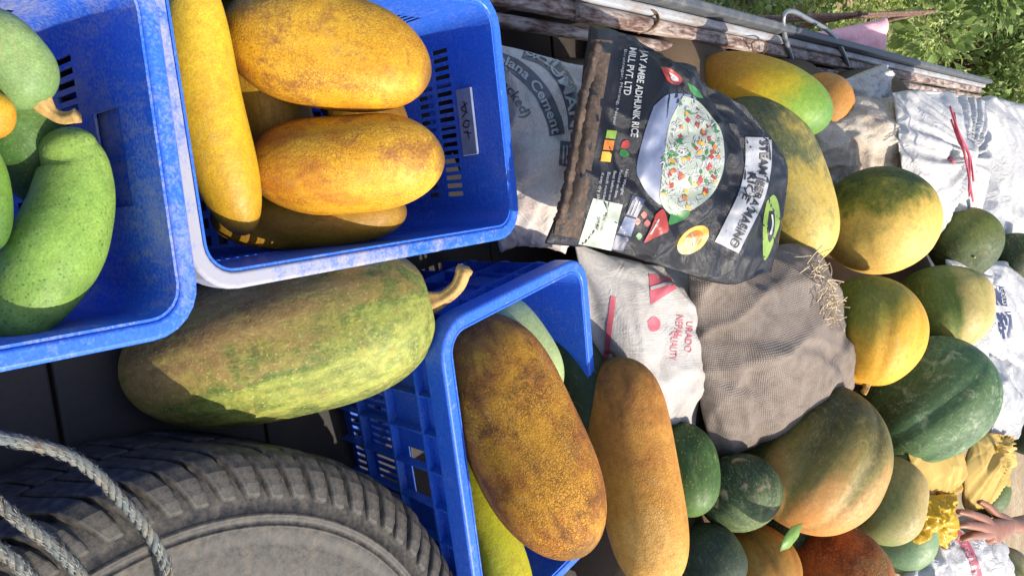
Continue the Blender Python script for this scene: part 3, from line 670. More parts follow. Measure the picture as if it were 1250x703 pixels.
#@@TYRE
# ================================================================== spare tyre with rope
rub = dusty('dusty_rubber', S(36, 35, 34, .85), S(140, 128, 112, .7), .5, .62, 70, lo=.38, hi=.80, bump=.5)
tyre = empty('spare_tyre', Matrix.Translation((.700, .500, FZ))); tag(tyre, 'dusty black spare tyre lying on its side with rope on it', 'tyre')
TH = .25; hw = TH/2; RO = .1725; ZO = .0205
def lathe(prof, n, closed=True):
    V, Fc = [], []; m = len(prof)
    for i in range(n):
        a = 2*math.pi*i/n
        for r, z in prof: V.append((r*math.cos(a), r*math.sin(a), z + hw))
    for i in range(n):
        for k in range(m if closed else m - 1): i2, k2 = (i+1) % n, (k+1) % m; Fc.append((i*m+k, i2*m+k, i2*m+k2, i*m+k2))
    return V, Fc
half = [(.312, -ZO), (.312, .06), (.307, .08), (.292, .092), (.262, .0985), (.2475, .1005), (.2465, .1030), (.2425, .1030), (.2415, .1002), (.232, .0998), (.2315, .1012), (.2285, .1012), (.228, .0992), (.205, .0985), (.18, .097), (.15, .092), (.12, .080), (.104, .070), (.100, .066), (.096, .048)]
half = [(r + RO, z + ZO) for r, z in half]
prof = half + [(.25, .05), (.25, -.05)] + [(r, -z) for r, z in half[::-1]][:-1]
mobj('casing', *lathe(prof, 160), rub, tyre)
def lug(a0, sg):
    path = [(.326, .004, 0), (.3275, .035, .02), (.327, .066, .045), (.321, .085, .07), (.305, .0975, .095), (.285, .1025, .118), (.2695, .1035, .133)]
    base = [(.31, .004), (.31, .035), (.31, .06), (.303, .075), (.29, .084), (.275, .092), (.262, .094)]
    path = [(r + RO, z + (ZO if i else 0), -sk*1.0) for i, (r, z, sk) in enumerate(path)]; base = [(r + RO, z + (ZO if i else 0)) for i, (r, z) in enumerate(base)]
    V, Fc = [], []; wds = [.066, .065, .063, .060, .057, .053, .043]
    for (r, z, sk), (rb, zb), w in zip(path, base, wds):
        for rr, zz, ww in ((r, z, w), (rb, zb, w + .004)):
            for s in (-.5, 0, .5): an = sk*1.0*sg + s*ww; V.append((rr*math.cos(an), rr*math.sin(an), zz*sg + hw))
    for i in range(len(path) - 1):
        b = i*6; c = b + 6
        for k in (0, 1): Fc.append((b+k, b+k+1, c+k+1, c+k))
        Fc += [(b, c, c+3, b+3), (b+2, b+5, c+5, c+2)]
    Fc += [(0, 3, 4, 1), (1, 4, 5, 2)]; e = (len(path)-1)*6; Fc += [(e, e+1, e+4, e+3), (e+1, e+2, e+5, e+4)]
    return V, Fc
NL = 80; lugs = {}
for sg in (1, -1):
    o0 = mobj('tread_block', *lug(0, sg), rub, tyre, False); bevel(o0, .003, 2); o0.rotation_euler.z = (.5 if sg < 0 else 0) * 2*math.pi/NL
    for i in range(1, NL):
        o = o0.copy(); C.objects.link(o); o.rotation_euler.z = (i + (.5 if sg < 0 else 0) + random.uniform(-.06, .06)) * 2*math.pi/NL; k_ = random.uniform(.994, 1.003); o.scale = (k_, k_, random.uniform(.992, 1.002))
# braided rope, three turns lying over the tyre
g = G('blue_grey_rope'); o = g.co(); n = g.noise(o, 90, 5, .7); n2 = g.noise(o, 22, 4)
g.set(Base_Color=g.mix(g.rng(n, .52, .66), g.ramp(n2, [(.35, S(112, 122, 122, .62)), (.65, S(138, 130, 114, .65))]), S(95, 72, 50, .8)), Roughness=.9); g.bump(n, .8, .002); rope_m = g.m
fib_m = plain('rope_fibre', S(168, 168, 158, .65), .8)
def rope(px, label, r=.0052):
    path = catmull([tuple(P(*q)) for q in px], 40); s = np.r_[0, np.cumsum(np.linalg.norm(np.diff(path, axis=0), axis=1))]; q = np.arange(0, s[-1], .0022)
    path = np.stack([np.interp(q, s, path[:, k]) for k in range(3)], 1); T, N, B = frames(path)
    c = Vector(path[len(path)//2]); root = empty('rope', Matrix.Translation(c)); cc = np.array(c)
    for k in range(3):
        ph = q / .036 * 2*math.pi + k*2.094; pp = path + (np.cos(ph)[:, None]*N + np.sin(ph)[:, None]*B) * r*.62
        v, f = tube(pp - cc, r*.68, 9); mobj('strand', v, f, rope_m, root)
    pr = []
    for k in range(900):
        i = rng.integers(2, len(path) - 3); an = rng.uniform(0, 6.28); d0 = N[i]*math.cos(an) + B[i]*math.sin(an); p0 = path[i] + d0*r*1.1 - cc
        t1 = p0 + d0*rng.uniform(.001, .003) + T[i]*rng.normal(0, .004); t2 = t1 + T[i]*rng.normal(0, .004) + d0*rng.uniform(-.001, .002); w = np.cross(d0, T[i])*.0003
        pr.append(([p0 - w, p0 + w, t1 + w, t1 - w, t2], [(0, 1, 2, 3), (3, 2, 4)]))
    fo = mobj('loose_fibres', *join(pr), fib_m, root); fo['kind'] = 'stuff'; tag(root, label, 'rope')
ztop = .915
rope([(-60, 520, .872), (-20, 530, .871), (30, 540, .87), (75, 552, .87), (112, 574, .87), (150, 612, .871), (180, 648, .871), (198, 680, .871), (207, 715, .871), (212, 760, .871)], 'frayed blue-grey rope crossing the tyre and its tread, next to the gourd crate')
rope([(-60, 575, .90), (-5, 612, .885), (30, 640, .873), (62, 664, .871), (92, 694, .871), (110, 720, .871), (125, 760, .871)], 'frayed blue-grey rope lying over the tyre between two other turns')
rope([(-60, 635, .90), (-5, 668, .88), (25, 692, .872), (50, 722, .871), (70, 770, .871)], 'frayed blue-grey rope hanging over the tyre edge farthest from the crates')
#@@PRODUCE
# ================================================================== produce
Y1, Y2, OR = S(232, 186, 40, .8), S(206, 150, 28, .8), S(206, 130, 34, .8)
BRN, RUS, TAN = S(120, 72, 28, .8), S(88, 48, 22, .8), S(168, 128, 82, .8)
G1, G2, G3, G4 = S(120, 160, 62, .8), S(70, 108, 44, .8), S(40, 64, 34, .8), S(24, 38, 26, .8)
PG = S(178, 204, 130, .8); YG = S(190, 190, 60, .8); CRM = S(226, 196, 130, .8)
R_ = [(0, 0, 0)]
# --- in the first crate
crook_m = lambda nm: gourd_mat(nm + '_skin', [(.2, S(98, 134, 60, .8)), (.5, S(132, 168, 74, .85)), (.85, S(166, 196, 96, .9))], gdir=tuple((RX * -.8 + UP * .4).normalized()), size=.14, gstr=.5, namp=.4, mott=(S(90, 128, 60, .8), 30, .5, .7, .5), speck=(S(70, 104, 46, .8), 170, .3, .8), rough=.36, scuff=.25)
spine_gourd('green_gourd', 'large light green gourd with a thick crooked neck in a blue crate', 'gourd', [(84, 182, 34), (92, 206, 41), (88, 250, 50), (70, 300, 56), (44, 350, 52), (22, 388, 38)], .885, crook_m, 1)
gourd('green_gourd', 'dark green gourd tucked behind the crooked-neck gourd in the crate', 'gourd', 32, 172, 170, 96, 75, -10, 0, h=.93, seed=2, p=2.4, gpix=(.4, -1, .2),
      matkw=dict(stops=[(.2, G3), (.5, G2), (.85, S(110, 140, 70, .8))], namp=.35, speck=(S(130, 160, 90, .8), 170, .25, .5)))
gourd('green_gourd', 'bright green gourd lying against the flank of the crooked-neck gourd', 'gourd', -22, 235, 150, 66, 85, 0, 0, h=.87, seed=3, matkw=dict(stops=[(.2, G2), (.6, G1), (.9, PG)], namp=.3))
gourd('green_gourd', 'pale green gourd with a dry tan stem end in the crate', 'gourd', 8, 72, 132, 92, 60, 12, 0, h=.87, seed=4, p=2.6, gpix=(0, -1, .4), stem=(1, .035, .006, (.3, -.5), stem_tan),
      matkw=dict(stops=[(.2, S(96, 128, 76, .8)), (.6, S(138, 166, 100, .85)), (.9, S(176, 194, 128, .85))], namp=.4, mott=(S(110, 140, 80, .8), 18, .5, .7, .6)))
gourd('yellow_gourd', 'small yellow orange gourd under the pale green one in the crate', 'gourd', -14, 140, 62, 60, 80, 0, 0, h=.85, seed=5, matkw=dict(stops=[(.2, OR), (.7, Y1)], namp=.4))
# --- in the dusty crate
yel = dict(fleck=(S(214, 176, 70, .8), .3), tip=(S(96, 84, 40, .8), S(110, 78, 36, .8)), stops=[(.1, S(176, 128, 22, .8)), (.5, S(214, 172, 34, .8)), (.9, S(236, 200, 60, .85))], namp=.35, streak=.5, mott=(S(168, 112, 24, .8), 26, .5, .72, .5), speck=(S(120, 84, 20, .8), 210, .22, .5), rough=.38)
ora = dict(fleck=(S(206, 150, 60, .8), .35), tip=(S(96, 84, 40, .8), S(110, 78, 36, .8)), stops=[(.12, S(140, 82, 26, .8)), (.42, S(196, 126, 26, .8)), (.62, S(224, 164, 28, .8)), (.9, S(234, 180, 48, .8))], gstr=1.1, namp=.85, ns=11, mott=(S(140, 84, 44, .8), 11, .53, .66, .85), net=(S(140, 86, 26, .8), 190, .5), speck=(S(96, 56, 20, .8), 120, .16, .7), rough=.42)  # yellow skin with brown patches; bright viewer-facing middle also paints in a highlight
gourd('yellow_cucumber', 'long smooth bright yellow cucumber along the edge of the dusty crate', 'cucumber', 259, 130, 335, 86, 83, 0, 90, h=.905, seed=11, p=3.0, bend=-.07, matkw=yel)
gourd('yellow_cucumber', 'fat orange yellow cucumber with stub of green stem in the dusty crate', 'cucumber', 402, 62, 262, 138, 14, 0, 0, h=.855, seed=12, p=2.6, q=1.9, gpix=(0, -.3, .7), stem=(-1, .028, .0055, (.4, -.6), stem_green), matkw=ora)
gourd('yellow_cucumber', 'fat orange yellow cucumber with scabby blossom end beside the long yellow one', 'cucumber', 424, 200, 246, 124, -3, 0, 0, h=.855, seed=13, p=2.7, q=1.9, gpix=(.4, .1, .6), blossom=(.009, stem_green), matkw=dict(ora, gstr=1.0))
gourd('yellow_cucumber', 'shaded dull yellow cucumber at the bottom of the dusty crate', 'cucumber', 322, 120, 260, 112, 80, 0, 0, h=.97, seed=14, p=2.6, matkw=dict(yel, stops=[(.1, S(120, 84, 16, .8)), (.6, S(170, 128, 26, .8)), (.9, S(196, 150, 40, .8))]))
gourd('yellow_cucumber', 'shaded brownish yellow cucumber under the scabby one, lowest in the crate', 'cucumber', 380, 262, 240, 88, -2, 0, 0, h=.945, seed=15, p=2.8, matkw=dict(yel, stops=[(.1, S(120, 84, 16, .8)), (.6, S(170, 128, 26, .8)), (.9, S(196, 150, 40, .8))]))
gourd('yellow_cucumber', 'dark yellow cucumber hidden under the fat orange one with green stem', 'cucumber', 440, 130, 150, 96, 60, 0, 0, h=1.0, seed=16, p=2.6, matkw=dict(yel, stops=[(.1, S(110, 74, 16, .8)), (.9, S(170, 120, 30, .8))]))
# --- the big mottled pumpkin
gourd('long_pumpkin', 'large oblong green pumpkin with brown scabs and thick curved tan stem', 'pumpkin', 346, 414, 394, 198, -15, 8, 20, h=.99, seed=21, p=3.0, q=2.0, taper=.10, ribs=10, ribd=.025, lump=.02, dim1=.05, gpix=(-.5, -.85, .15), stem=(1, .078, .0105, (.1, -.52), stem_tan),
      matkw=dict(stops=[(.06, S(66, 88, 38, .9)), (.24, S(150, 160, 72, .9)), (.36, S(96, 116, 46, .9)), (.43, S(88, 104, 44, .9)), (.52, S(142, 126, 66, .9)), (.64, S(166, 132, 80, .9)), (.95, S(130, 100, 64, .85))], gstr=1.5, ns=9, namp=.62, streak=.16, scuff=.25, fleck=(S(186, 178, 96, .85), .6), ribamp=-.12,
                 mott=(S(176, 166, 70, .8), 20, .52, .66, .6), scab=(S(150, 122, 76, .8), 34, .63, .7), net=(S(176, 164, 96, .8), 90, .25), speck=(S(190, 190, 120, .8), 130, .24, .6), rough=.5, bump=.22))
# --- in the ribbed crate
rus = dict(tip=(S(96, 84, 40, .8), S(110, 78, 36, .8)), gstr=1.5, stops=[(.12, S(104, 58, 28, .85)), (.46, S(156, 92, 38, .88)), (.62, S(192, 122, 42, .9)), (.80, S(220, 156, 46, .9))], namp=.75, ns=10, scuff=.5, net=(S(104, 58, 26, .8), 210, .8), mott=(S(96, 54, 26, .8), 16, .5, .66, .8), speck=(S(226, 180, 80, .8), 210, .22, .55), rough=.6, bump=.5)
gourd('brown_cucumber', 'thick rusty brown cucumber with yellow netted patches in the ribbed crate', 'cucumber', 637, 528, 330, 156, 63, 4, 0, h=.80, seed=31, p=3.0, q=1.95, taper=-.03, gpix=(.25, 0, .8), matkw=rus)
gourd('brown_cucumber', 'smoother golden brown cucumber with withered stem leaning on the crate edge', 'cucumber', 777, 574, 290, 106, 81, 0, 0, h=.765, seed=32, p=4.4, lump=.008, taper=-.07, q=1.9, gpix=(0, .7, .5), stem=(-1, .022, .0032, (-.3, .7), stem_dark), matkw=dict(rus, stops=[(.1, S(130, 84, 42, .9)), (.40, S(184, 122, 52, .95)), (.66, S(212, 150, 62, .95)), (.95, S(226, 172, 90, .95))], gstr=1.1, mott=(S(150, 94, 46, .8), 16, .60, .74, .4), net=(S(160, 104, 44, .8), 230, .4)))
gourd('pale_melon', 'pale green melon half hidden behind the rusty brown cucumber', 'melon', 630, 425, 160, 92, 58, 0, 0, h=.875, seed=33, p=2.4, gpix=(.5, -.5, .5), matkw=dict(stops=[(.1, S(130, 160, 100, .8)), (.6, S(182, 204, 140, .8)), (.9, S(206, 216, 160, .8))], namp=.25, streak=.2, ribamp=0, rough=.4))
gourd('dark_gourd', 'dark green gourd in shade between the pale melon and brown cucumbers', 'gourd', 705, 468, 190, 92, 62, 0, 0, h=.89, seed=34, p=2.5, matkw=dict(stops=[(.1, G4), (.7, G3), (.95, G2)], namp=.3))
gourd('yellow_cucumber', 'yellow green cucumber pressed under the rusty brown cucumber', 'cucumber', 594, 640, 230, 62, 64, 0, 0, h=.90, seed=35, p=3, gpix=(-.3, .3, .8), matkw=dict(yel, stops=[(.1, S(150, 150, 24, .8)), (.5, S(206, 206, 40, .8)), (.9, S(224, 210, 70, .8))]))
gourd('green_gourd', 'green gourd with small bud end beside the yellow green cucumber', 'gourd', 622, 610, 120, 50, 64, 0, 0, h=.93, seed=36, matkw=dict(stops=[(.1, G2), (.9, G1)], namp=.3))
# --- the heap of pumpkins
pk = lambda st, **k: dict(dict(stops=st, namp=.5, scuff=.55, fleck=(S(176, 160, 90, .8), .45), rough=.45, mott=(S(150, 110, 40, .8), 20, .55, .72, .4), speck=(S(90, 90, 40, .8), 90, .14, .5)), **k)
yelgreen = [(.15, S(236, 194, 106, .9)), (.56, S(228, 188, 88, .9)), (.70, S(140, 142, 48, .8)), (.88, S(62, 84, 34, .8))]
gourd('papaya', 'oblong papaya, orange turning bright yellow green, below the rusty rail', 'papaya', 930, 116, 178, 94, 20, 0, 0, h=.80, seed=41, p=2.3, gpix=(.75, .45, .1), matkw=dict(stops=[(.15, S(190, 128, 40, .8)), (.38, S(222, 166, 36, .8)), (.58, S(226, 200, 44, .85)), (.75, S(150, 186, 66, .8)), (.95, S(104, 150, 70, .8))], gstr=1.0, namp=.18, mott=(S(150, 100, 40, .8), 22, .6, .74, .6), rough=.4))
gourd('papaya', 'dull orange papaya with a brown stripe partly behind the yellow green one', 'papaya', 998, 140, 104, 78, 112, 0, 0, h=.80, seed=42, p=2.4, gpix=(.3, -.6, .2), matkw=dict(stops=[(.1, S(150, 120, 50, .8)), (.5, S(196, 138, 60, .8)), (.9, S(214, 150, 76, .8))], namp=.3, rough=.4))
gourd('long_pumpkin', 'long yellowish pumpkin with grey green shoulder wedged behind the black rice bag', 'pumpkin', 948, 215, 236, 118, 62, 0, 0, h=.765, seed=43, p=2.6, gpix=(-.75, -.6, .1), matkw=dict(stops=[(.1, S(224, 194, 100, .85)), (.36, S(206, 178, 84, .85)), (.5, S(150, 140, 76, .8)), (.66, S(86, 96, 64, .8))], gstr=1.0, namp=.8, scuff=.7, mott=(S(120, 120, 70, .8), 14, .52, .66, .6), fleck=(S(200, 190, 140, .8), .5), speck=(S(120, 110, 60, .8), 130, .2, .5)))
gourd('pumpkin', 'round yellow pumpkin with a dark green crown beside the white tied bag', 'pumpkin', 1075, 269, 134, 140, 255, 25, 0, seed=44, p=2.1, ribs=8, ribd=.02, dim1=.03, gpix=(-.12, -1, .05), matkw=pk(yelgreen, gstr=1.0, namp=.5, mott=(S(120, 130, 48, .8), 12, .54, .68, .6)))
gourd('pumpkin', 'bright orange yellow ribbed pumpkin with a green patch beside the burlap sack', 'pumpkin', 1063, 404, 140, 122, 95, 10, 10, dh=-.02, seed=45, p=2.3, ribs=8, ribd=.05, dim1=.04, stem=(1, .028, .007, (.2, .2), stem_tan), gpix=(-.25, -.7, .45), matkw=pk([(.15, S(242, 170, 40, .95)), (.60, S(234, 176, 52, .9)), (.76, S(150, 146, 48, .8)), (.95, S(82, 104, 36, .8))], gstr=.85, namp=.18))
gourd('pumpkin', 'pumpkin with green stripes fading to cream against the printed plastic sack', 'pumpkin', 1147, 378, 108, 122, 75, 10, 0, dh=.02, seed=46, p=2.2, ribs=9, ribd=.03, gpix=(1, .1, 0), matkw=pk([(.15, S(92, 116, 46, .8)), (.5, S(110, 136, 56, .8)), (.66, S(200, 184, 110, .8)), (.9, S(226, 198, 136, .8))], gstr=.8, namp=.25, ribamp=-.2))
gourd('squash', 'small dark green squash with yellow stem scar below the tied white bag', 'squash', 1178, 296, 66, 92, 60, 50, 0, dh=.015, seed=47, p=2.2, dim1=.06, gpix=(0, -.8, .4), stem=(1, .006, .004, (.2, 0), stem_green), matkw=pk([(.1, S(40, 60, 40, .8)), (.5, S(60, 84, 48, .8)), (.75, S(110, 124, 56, .8)), (.95, S(186, 140, 60, .8))], gstr=.6, namp=.2))
gourd('squash', 'small dark green squash beside the one with the yellow stem scar', 'squash', 1238, 314, 60, 62, 70, 20, 0, dh=.02, seed=48, matkw=pk([(.1, G4), (.6, G3), (.9, G2)]))
gourd('pumpkin', 'big dark green pumpkin with pale stripes beside the orange ribbed one', 'pumpkin', 1132, 487, 172, 144, -38, 8, 30, seed=49, p=2.4, ribs=9, ribd=.05, lump=.02, gpix=(-.7, -.2, .1), matkw=pk([(.12, S(66, 100, 64, .85)), (.45, S(88, 122, 74, .85)), (.66, S(70, 88, 44, .8)), (.9, S(104, 84, 36, .8))], gstr=.7, namp=.25, mott=(S(170, 188, 146, .8), 20, .54, .66, .7), fleck=(S(150, 176, 120, .8), .6), ribamp=-.35, streak=.12))
gourd('pumpkin', 'big ribbed pumpkin, dull green and brown with orange flank, below the burlap sack', 'pumpkin', 996, 557, 190, 172, 122, 8, 20, dh=-.01, seed=50, p=2.5, taper=.12, ribs=9, ribd=.07, gpix=(.1, -.9, 0), matkw=pk([(.12, S(226, 150, 76, .85)), (.36, S(204, 150, 80, .85)), (.54, S(142, 128, 64, .8)), (.72, S(98, 92, 44, .8)), (.92, S(72, 70, 34, .8))], gstr=.8, namp=.3, ribamp=.25, streak=.2, speck=(S(176, 160, 90, .8), 90, .22, .5)))
gourd('pumpkin', 'light green pumpkin with tan blush next to the big ribbed one', 'pumpkin', 1084, 610, 112, 88, 105, 8, 0, dh=.005, seed=51, p=2.3, gpix=(.5, .1, 0), matkw=pk([(.15, S(96, 104, 54, .8)), (.5, S(140, 150, 84, .8)), (.75, S(190, 166, 104, .8)), (.95, S(206, 180, 120, .8))], gstr=.7, namp=.25, rough=.4))
gourd('pumpkin', 'smooth blue green pumpkin mostly hidden behind the light green one', 'pumpkin', 1100, 650, 100, 84, 110, 0, 0, dh=.03, seed=52, matkw=pk([(.15, S(104, 140, 100, .8)), (.6, S(134, 170, 122, .8)), (.9, S(160, 186, 140, .8))], namp=.2, rough=.35))
gourd('pumpkin', 'rough rusty orange brown pumpkin low at the bed side', 'pumpkin', 1022, 702, 122, 132, 100, 15, 0, dh=.0, seed=53, p=2.2, ribs=8, ribd=.02, gpix=(.6, 0, .2), matkw=dict(stops=[(.15, S(110, 58, 28, .8)), (.45, S(158, 84, 36, .8)), (.65, S(178, 104, 48, .8)), (.9, S(150, 122, 70, .8))], namp=.5, net=(S(84, 42, 20, .8), 120, .7), mott=(S(80, 42, 22, .8), 16, .52, .68, .7), rough=.7, bump=.6))
gourd('pumpkin', 'ribbed orange brown pumpkin between dark squash and the rusty one', 'pumpkin', 926, 690, 112, 96, 60, 10, 0, dh=.02, seed=54, ribs=8, ribd=.07, gpix=(.3, 0, .2), matkw=pk([(.15, S(120, 80, 30, .8)), (.5, S(176, 118, 40, .8)), (.9, S(200, 150, 60, .8))], ribamp=-.25, namp=.35))
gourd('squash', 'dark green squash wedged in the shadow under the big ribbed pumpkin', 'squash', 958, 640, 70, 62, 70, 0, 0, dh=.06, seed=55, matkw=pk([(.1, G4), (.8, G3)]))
gourd('squash', 'dark green squash with pale specks and corky tan scars below the burlap', 'squash', 903, 601, 92, 106, 70, 20, 30, seed=56, p=2.2, ribs=9, ribd=.03, lump=.02, gpix=(0, .6, .3), matkw=dict(stops=[(.1, S(34, 48, 30, .8)), (.6, S(54, 72, 42, .8)), (.9, S(110, 128, 76, .8))], namp=.35, ribamp=.12, fleck=(S(130, 146, 100, .8), .6), speck=(S(140, 156, 110, .8), 140, .3, .7), scab=(S(184, 156, 120, .8), 26, .635, .9), rough=.5))
gourd('squash', 'mid green squash with yellow flecks beside the golden brown cucumber', 'squash', 836, 572, 118, 84, 80, 5, 0, dh=.01, seed=57, p=2.3, ribs=9, ribd=.025, gpix=(0, .5, .3), matkw=dict(stops=[(.1, S(40, 66, 36, .8)), (.6, S(64, 98, 46, .8)), (.9, S(104, 134, 60, .8))], namp=.35, fleck=(S(130, 160, 80, .8), .5), speck=(S(150, 170, 70, .8), 90, .25, .6), rough=.4))
gourd('squash', 'dark bluish green squash between the golden cucumber and orange brown pumpkin', 'squash', 866, 684, 92, 84, 70, 5, 0, dh=.01, seed=58, p=2.3, gpix=(0, -.5, .2), matkw=dict(stops=[(.1, S(36, 50, 40, .8)), (.6, S(52, 68, 50, .8)), (.9, S(84, 96, 64, .8))], namp=.35, fleck=(S(104, 120, 84, .8), .5), speck=(S(110, 126, 90, .8), 120, .25, .5), rough=.5))
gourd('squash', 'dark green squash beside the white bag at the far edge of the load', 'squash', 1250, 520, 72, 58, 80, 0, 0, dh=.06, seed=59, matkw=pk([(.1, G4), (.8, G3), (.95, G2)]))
gourd('squash', 'green squash under the yellow cloth pouches by the hand', 'squash', 1204, 604, 50, 58, 40, 0, 0, dh=.02, seed=60, matkw=pk([(.1, S(56, 80, 40, .8)), (.8, S(104, 130, 70, .8))]))
gourd('squash', 'cream pumpkin with green stripes by the white striped bag', 'squash', 1232, 694, 54, 48, 60, 0, 0, dh=.02, seed=61, ribs=9, ribd=.05, matkw=pk([(.2, S(150, 150, 90, .8)), (.6, S(214, 196, 140, .8))], ribamp=-.4))
# leaf left on a fruit
def big_leaf(px, label):
    pts = [P(*q) for q in px]; c = pts[0]; V = [p - c for p in pts]; n = len(V)
    o = mobj('leaf', V, [(i, i+1, n-2-i+1-1, n-1-i) for i in range(n//2 - 1)], leafm, None); o.matrix_world = Matrix.Translation(c)
    s = o.modifiers.new('thick', 'SOLIDIFY'); s.thickness = .002; tag(o, label, 'leaf')
leafm = plain('fresh_leaf', S(104, 140, 52, .9), .5, 0, .25, 60)
big_leaf([(951, 672, .632), (956, 656, .630), (966, 642, .632), (979, 638, .628), (974, 654, .638), (963, 668, .642)], 'fresh green leaf stuck beside the rusty orange pumpkin')
#@@SACKS
# ================================================================== sacks
def weave_mat(name, col, dirt, amt=.5, lo=.45, hi=.75, thread=240, rough=.75, bump=.5, sheen=0, trans=0.0, dsc=7, wr=.0, wc=.35):
    g = G(name); uv = g.co('UV'); o = g.co()
    wx = g.n('TexWave', {'bands_direction': 'X'}, Vector=uv, Scale=thread, Distortion=1.2, Detail=2, Detail_Scale=.6).outputs['Fac']; wy = g.n('TexWave', {'bands_direction': 'Y'}, Vector=uv, Scale=thread, Distortion=1.2, Detail=2, Detail_Scale=.6).outputs['Fac']
    w = g.mth('MULTIPLY', g.mth('MULTIPLY', wx, wy), g.rng(g.noise(o, 55, 4, .7), .3, .7, .4, 1.3)); n = g.noise(o, dsc, 8, .68, .4); n2 = g.noise(o, 190, 3, .6)
    f = g.rng(g.mth('ADD', n, g.mth('MULTIPLY', g.mth('SUBTRACT', n2, .5), .3)), lo, hi, 0, amt)
    base = g.mix(g.rng(w, .0, .6, wc, 0), col, tuple(c*.5 for c in col[:3]) + (1,))
    wrn = g.mth('ABSOLUTE', g.mth('SUBTRACT', g.noise(o, 16, 5, .55, 1.6), .5)); wrk = g.mth('MULTIPLY', g.rng(wrn, 0, .12, 0, 1), wr)
    base = g.mix(g.rng(g.noise(o, 320, 2, .7), .4, .65, 0, .35), base, tuple(c*.6 for c in col[:3]) + (1,)); colr = g.mix(f, base, dirt); g.set(Base_Color=colr, Roughness=rough, Specular_IOR_Level=.35); g.bump(g.mth('ADD', g.mth('ADD', w, wrk), g.mth('MULTIPLY', n2, .5)), bump, .0018)
    if trans:
        tr = g.n('BsdfTranslucent', Color=colr); mx = g.n('MixShader', Fac=trans)
        g.t.links.new(g.b.outputs[0], mx.inputs[1]); g.t.links.new(tr.outputs[0], mx.inputs[2]); g.t.links.new(mx.outputs[0], g.t.nodes['Material Output'].inputs[0])
    return g.m
def sack(name, label, cat, mat, L, T, Rr, B, n=34, m=34, parts=True, **k):
    gr = coons(L, T, Rr, B, n, m); c = Vector(gr.reshape(-1, 3).mean(0)); root = empty(name, Matrix.Translation(c)); tag(root, label, cat)
    o, X, Q = cloth('bag' if parts else 'bag', gr, mat, None, **k); o.parent = root; o.matrix_parent_inverse = Matrix(); o.matrix_local = Matrix.Translation(Vector(X.mean(0)) - c)
    bpy.context.view_layer.update()
    return root, Print(X, Q, root)
white_wv = weave_mat('white_woven_plastic', S(204, 200, 196, .84), S(160, 140, 122, .8), .55, lo=.45, hi=.75, trans=.1, wr=1.0, thread=110)
white_pl = weave_mat('white_thin_plastic', S(226, 224, 222, .92), S(180, 164, 144, .8), .4, lo=.46, hi=.8, thread=90, rough=.22, bump=.5, trans=.2, wr=2.5)
cement_m = weave_mat('cement_paper', S(226, 218, 210, .92), S(190, 160, 140, .85), .6, lo=.4, hi=.65, thread=170, wr=2.0)
black_pl = weave_mat('black_printed_plastic', S(30, 32, 40, .75), S(92, 84, 78, .7), .3, lo=.5, hi=.85, thread=200, rough=.3, bump=.4, wr=.7)
brown_hem = dusty('dirty_brown_hem', S(70, 56, 46, .8), S(120, 98, 80, .8), .8, .85, 40, bump=.8)
burlap_m = weave_mat('grey_burlap', S(164, 150, 138, .85), S(100, 86, 74, .8), .65, lo=.40, hi=.72, thread=74, rough=.95, bump=1.0, wc=.85, dsc=22)
jute_m = weave_mat('brown_jute', S(128, 104, 78, .7), S(84, 68, 52, .7), .6, thread=110, rough=.95, bump=.9)
beige_m = weave_mat('dirty_beige_plastic', S(222, 208, 190, .92), S(140, 116, 94, .8), .7, lo=.4, hi=.65, thread=150, rough=.42, bump=.5, trans=.1, wr=2.5)
flat = lambda nm, c, r=.45: plain(nm, c, r, 0, .12, 90, .05)
p_white, p_navy, p_black, p_red, p_grn, p_lime, p_yel, p_grey, p_lav, p_pinkred, p_rice, p_dgrey, p_orange = (flat('print_' + nm, c) for nm, c in (('white', S(190, 190, 188, .8)), ('navy', S(52, 60, 92, .8)), ('black', S(28, 28, 30)), ('red', S(168, 60, 52, .8)), ('green', S(60, 120, 62, .85)), ('lime', S(130, 158, 64, .8)), ('yellow', S(216, 168, 60, .85)), ('grey', S(160, 162, 168, .75)), ('lavender', S(112, 122, 150, .72)), ('crimson', S(196, 96, 108, .85)), ('rice', S(168, 176, 160, .8)), ('dark_grey', S(96, 96, 102, .85)), ('orange', S(206, 120, 50, .85))))
# supports: full jute sacks lying on the bed floor under the load
def jute(cx, cy, cz, L, W, H, rot):
    V, Fc, rib = gourd_mesh(L/2, W/2, p=3.2, q=2.6, lump=.06, nseg=40, nring=28, seed=int(cx*100 + cy*37 + cz*11))
    V = [(x * H/W, y, z) for x, y, z in V]; M = Matrix.Translation((cx, cy, cz)) @ Matrix.Rotation(math.radians(rot), 4, 'Z') @ Matrix.Rotation(math.pi/2, 4, 'Y')
    o = mobj('jute_sack', V, Fc, jute_m); o.matrix_world = M; tag(o, 'full brown jute sack lying under the pumpkins and bags', 'sack', 'full sacks lying underneath the load')
for a in [(-.32, 1.42, FZ+.10, .5, .38, .22, 97), (.08, 1.72, FZ+.14, .62, .42, .30, 20), (.6, 1.75, FZ+.14, .5, .44, .30, 80), (-.50, 1.95, FZ+.11, .62, .40, .24, 97), (-.12, 2.2, FZ+.17, .60, .46, .36, 10), (.5, 2.2, FZ+.16, .6, .46, .34, 30), (-.55, 2.62, FZ+.15, .62, .42, .30, 97), (-.02, 2.68, FZ+.22, .66, .48, .44, 15), (.55, 2.68, FZ+.2, .6, .46, .42, 60), (-.6, 3.25, FZ+.2, .7, .5, .42, 97), (.1, 3.2, FZ+.24, .7, .5, .48, 0), (.6, 3.15, FZ+.22, .56, .46, .46, 80)]: jute(*a)
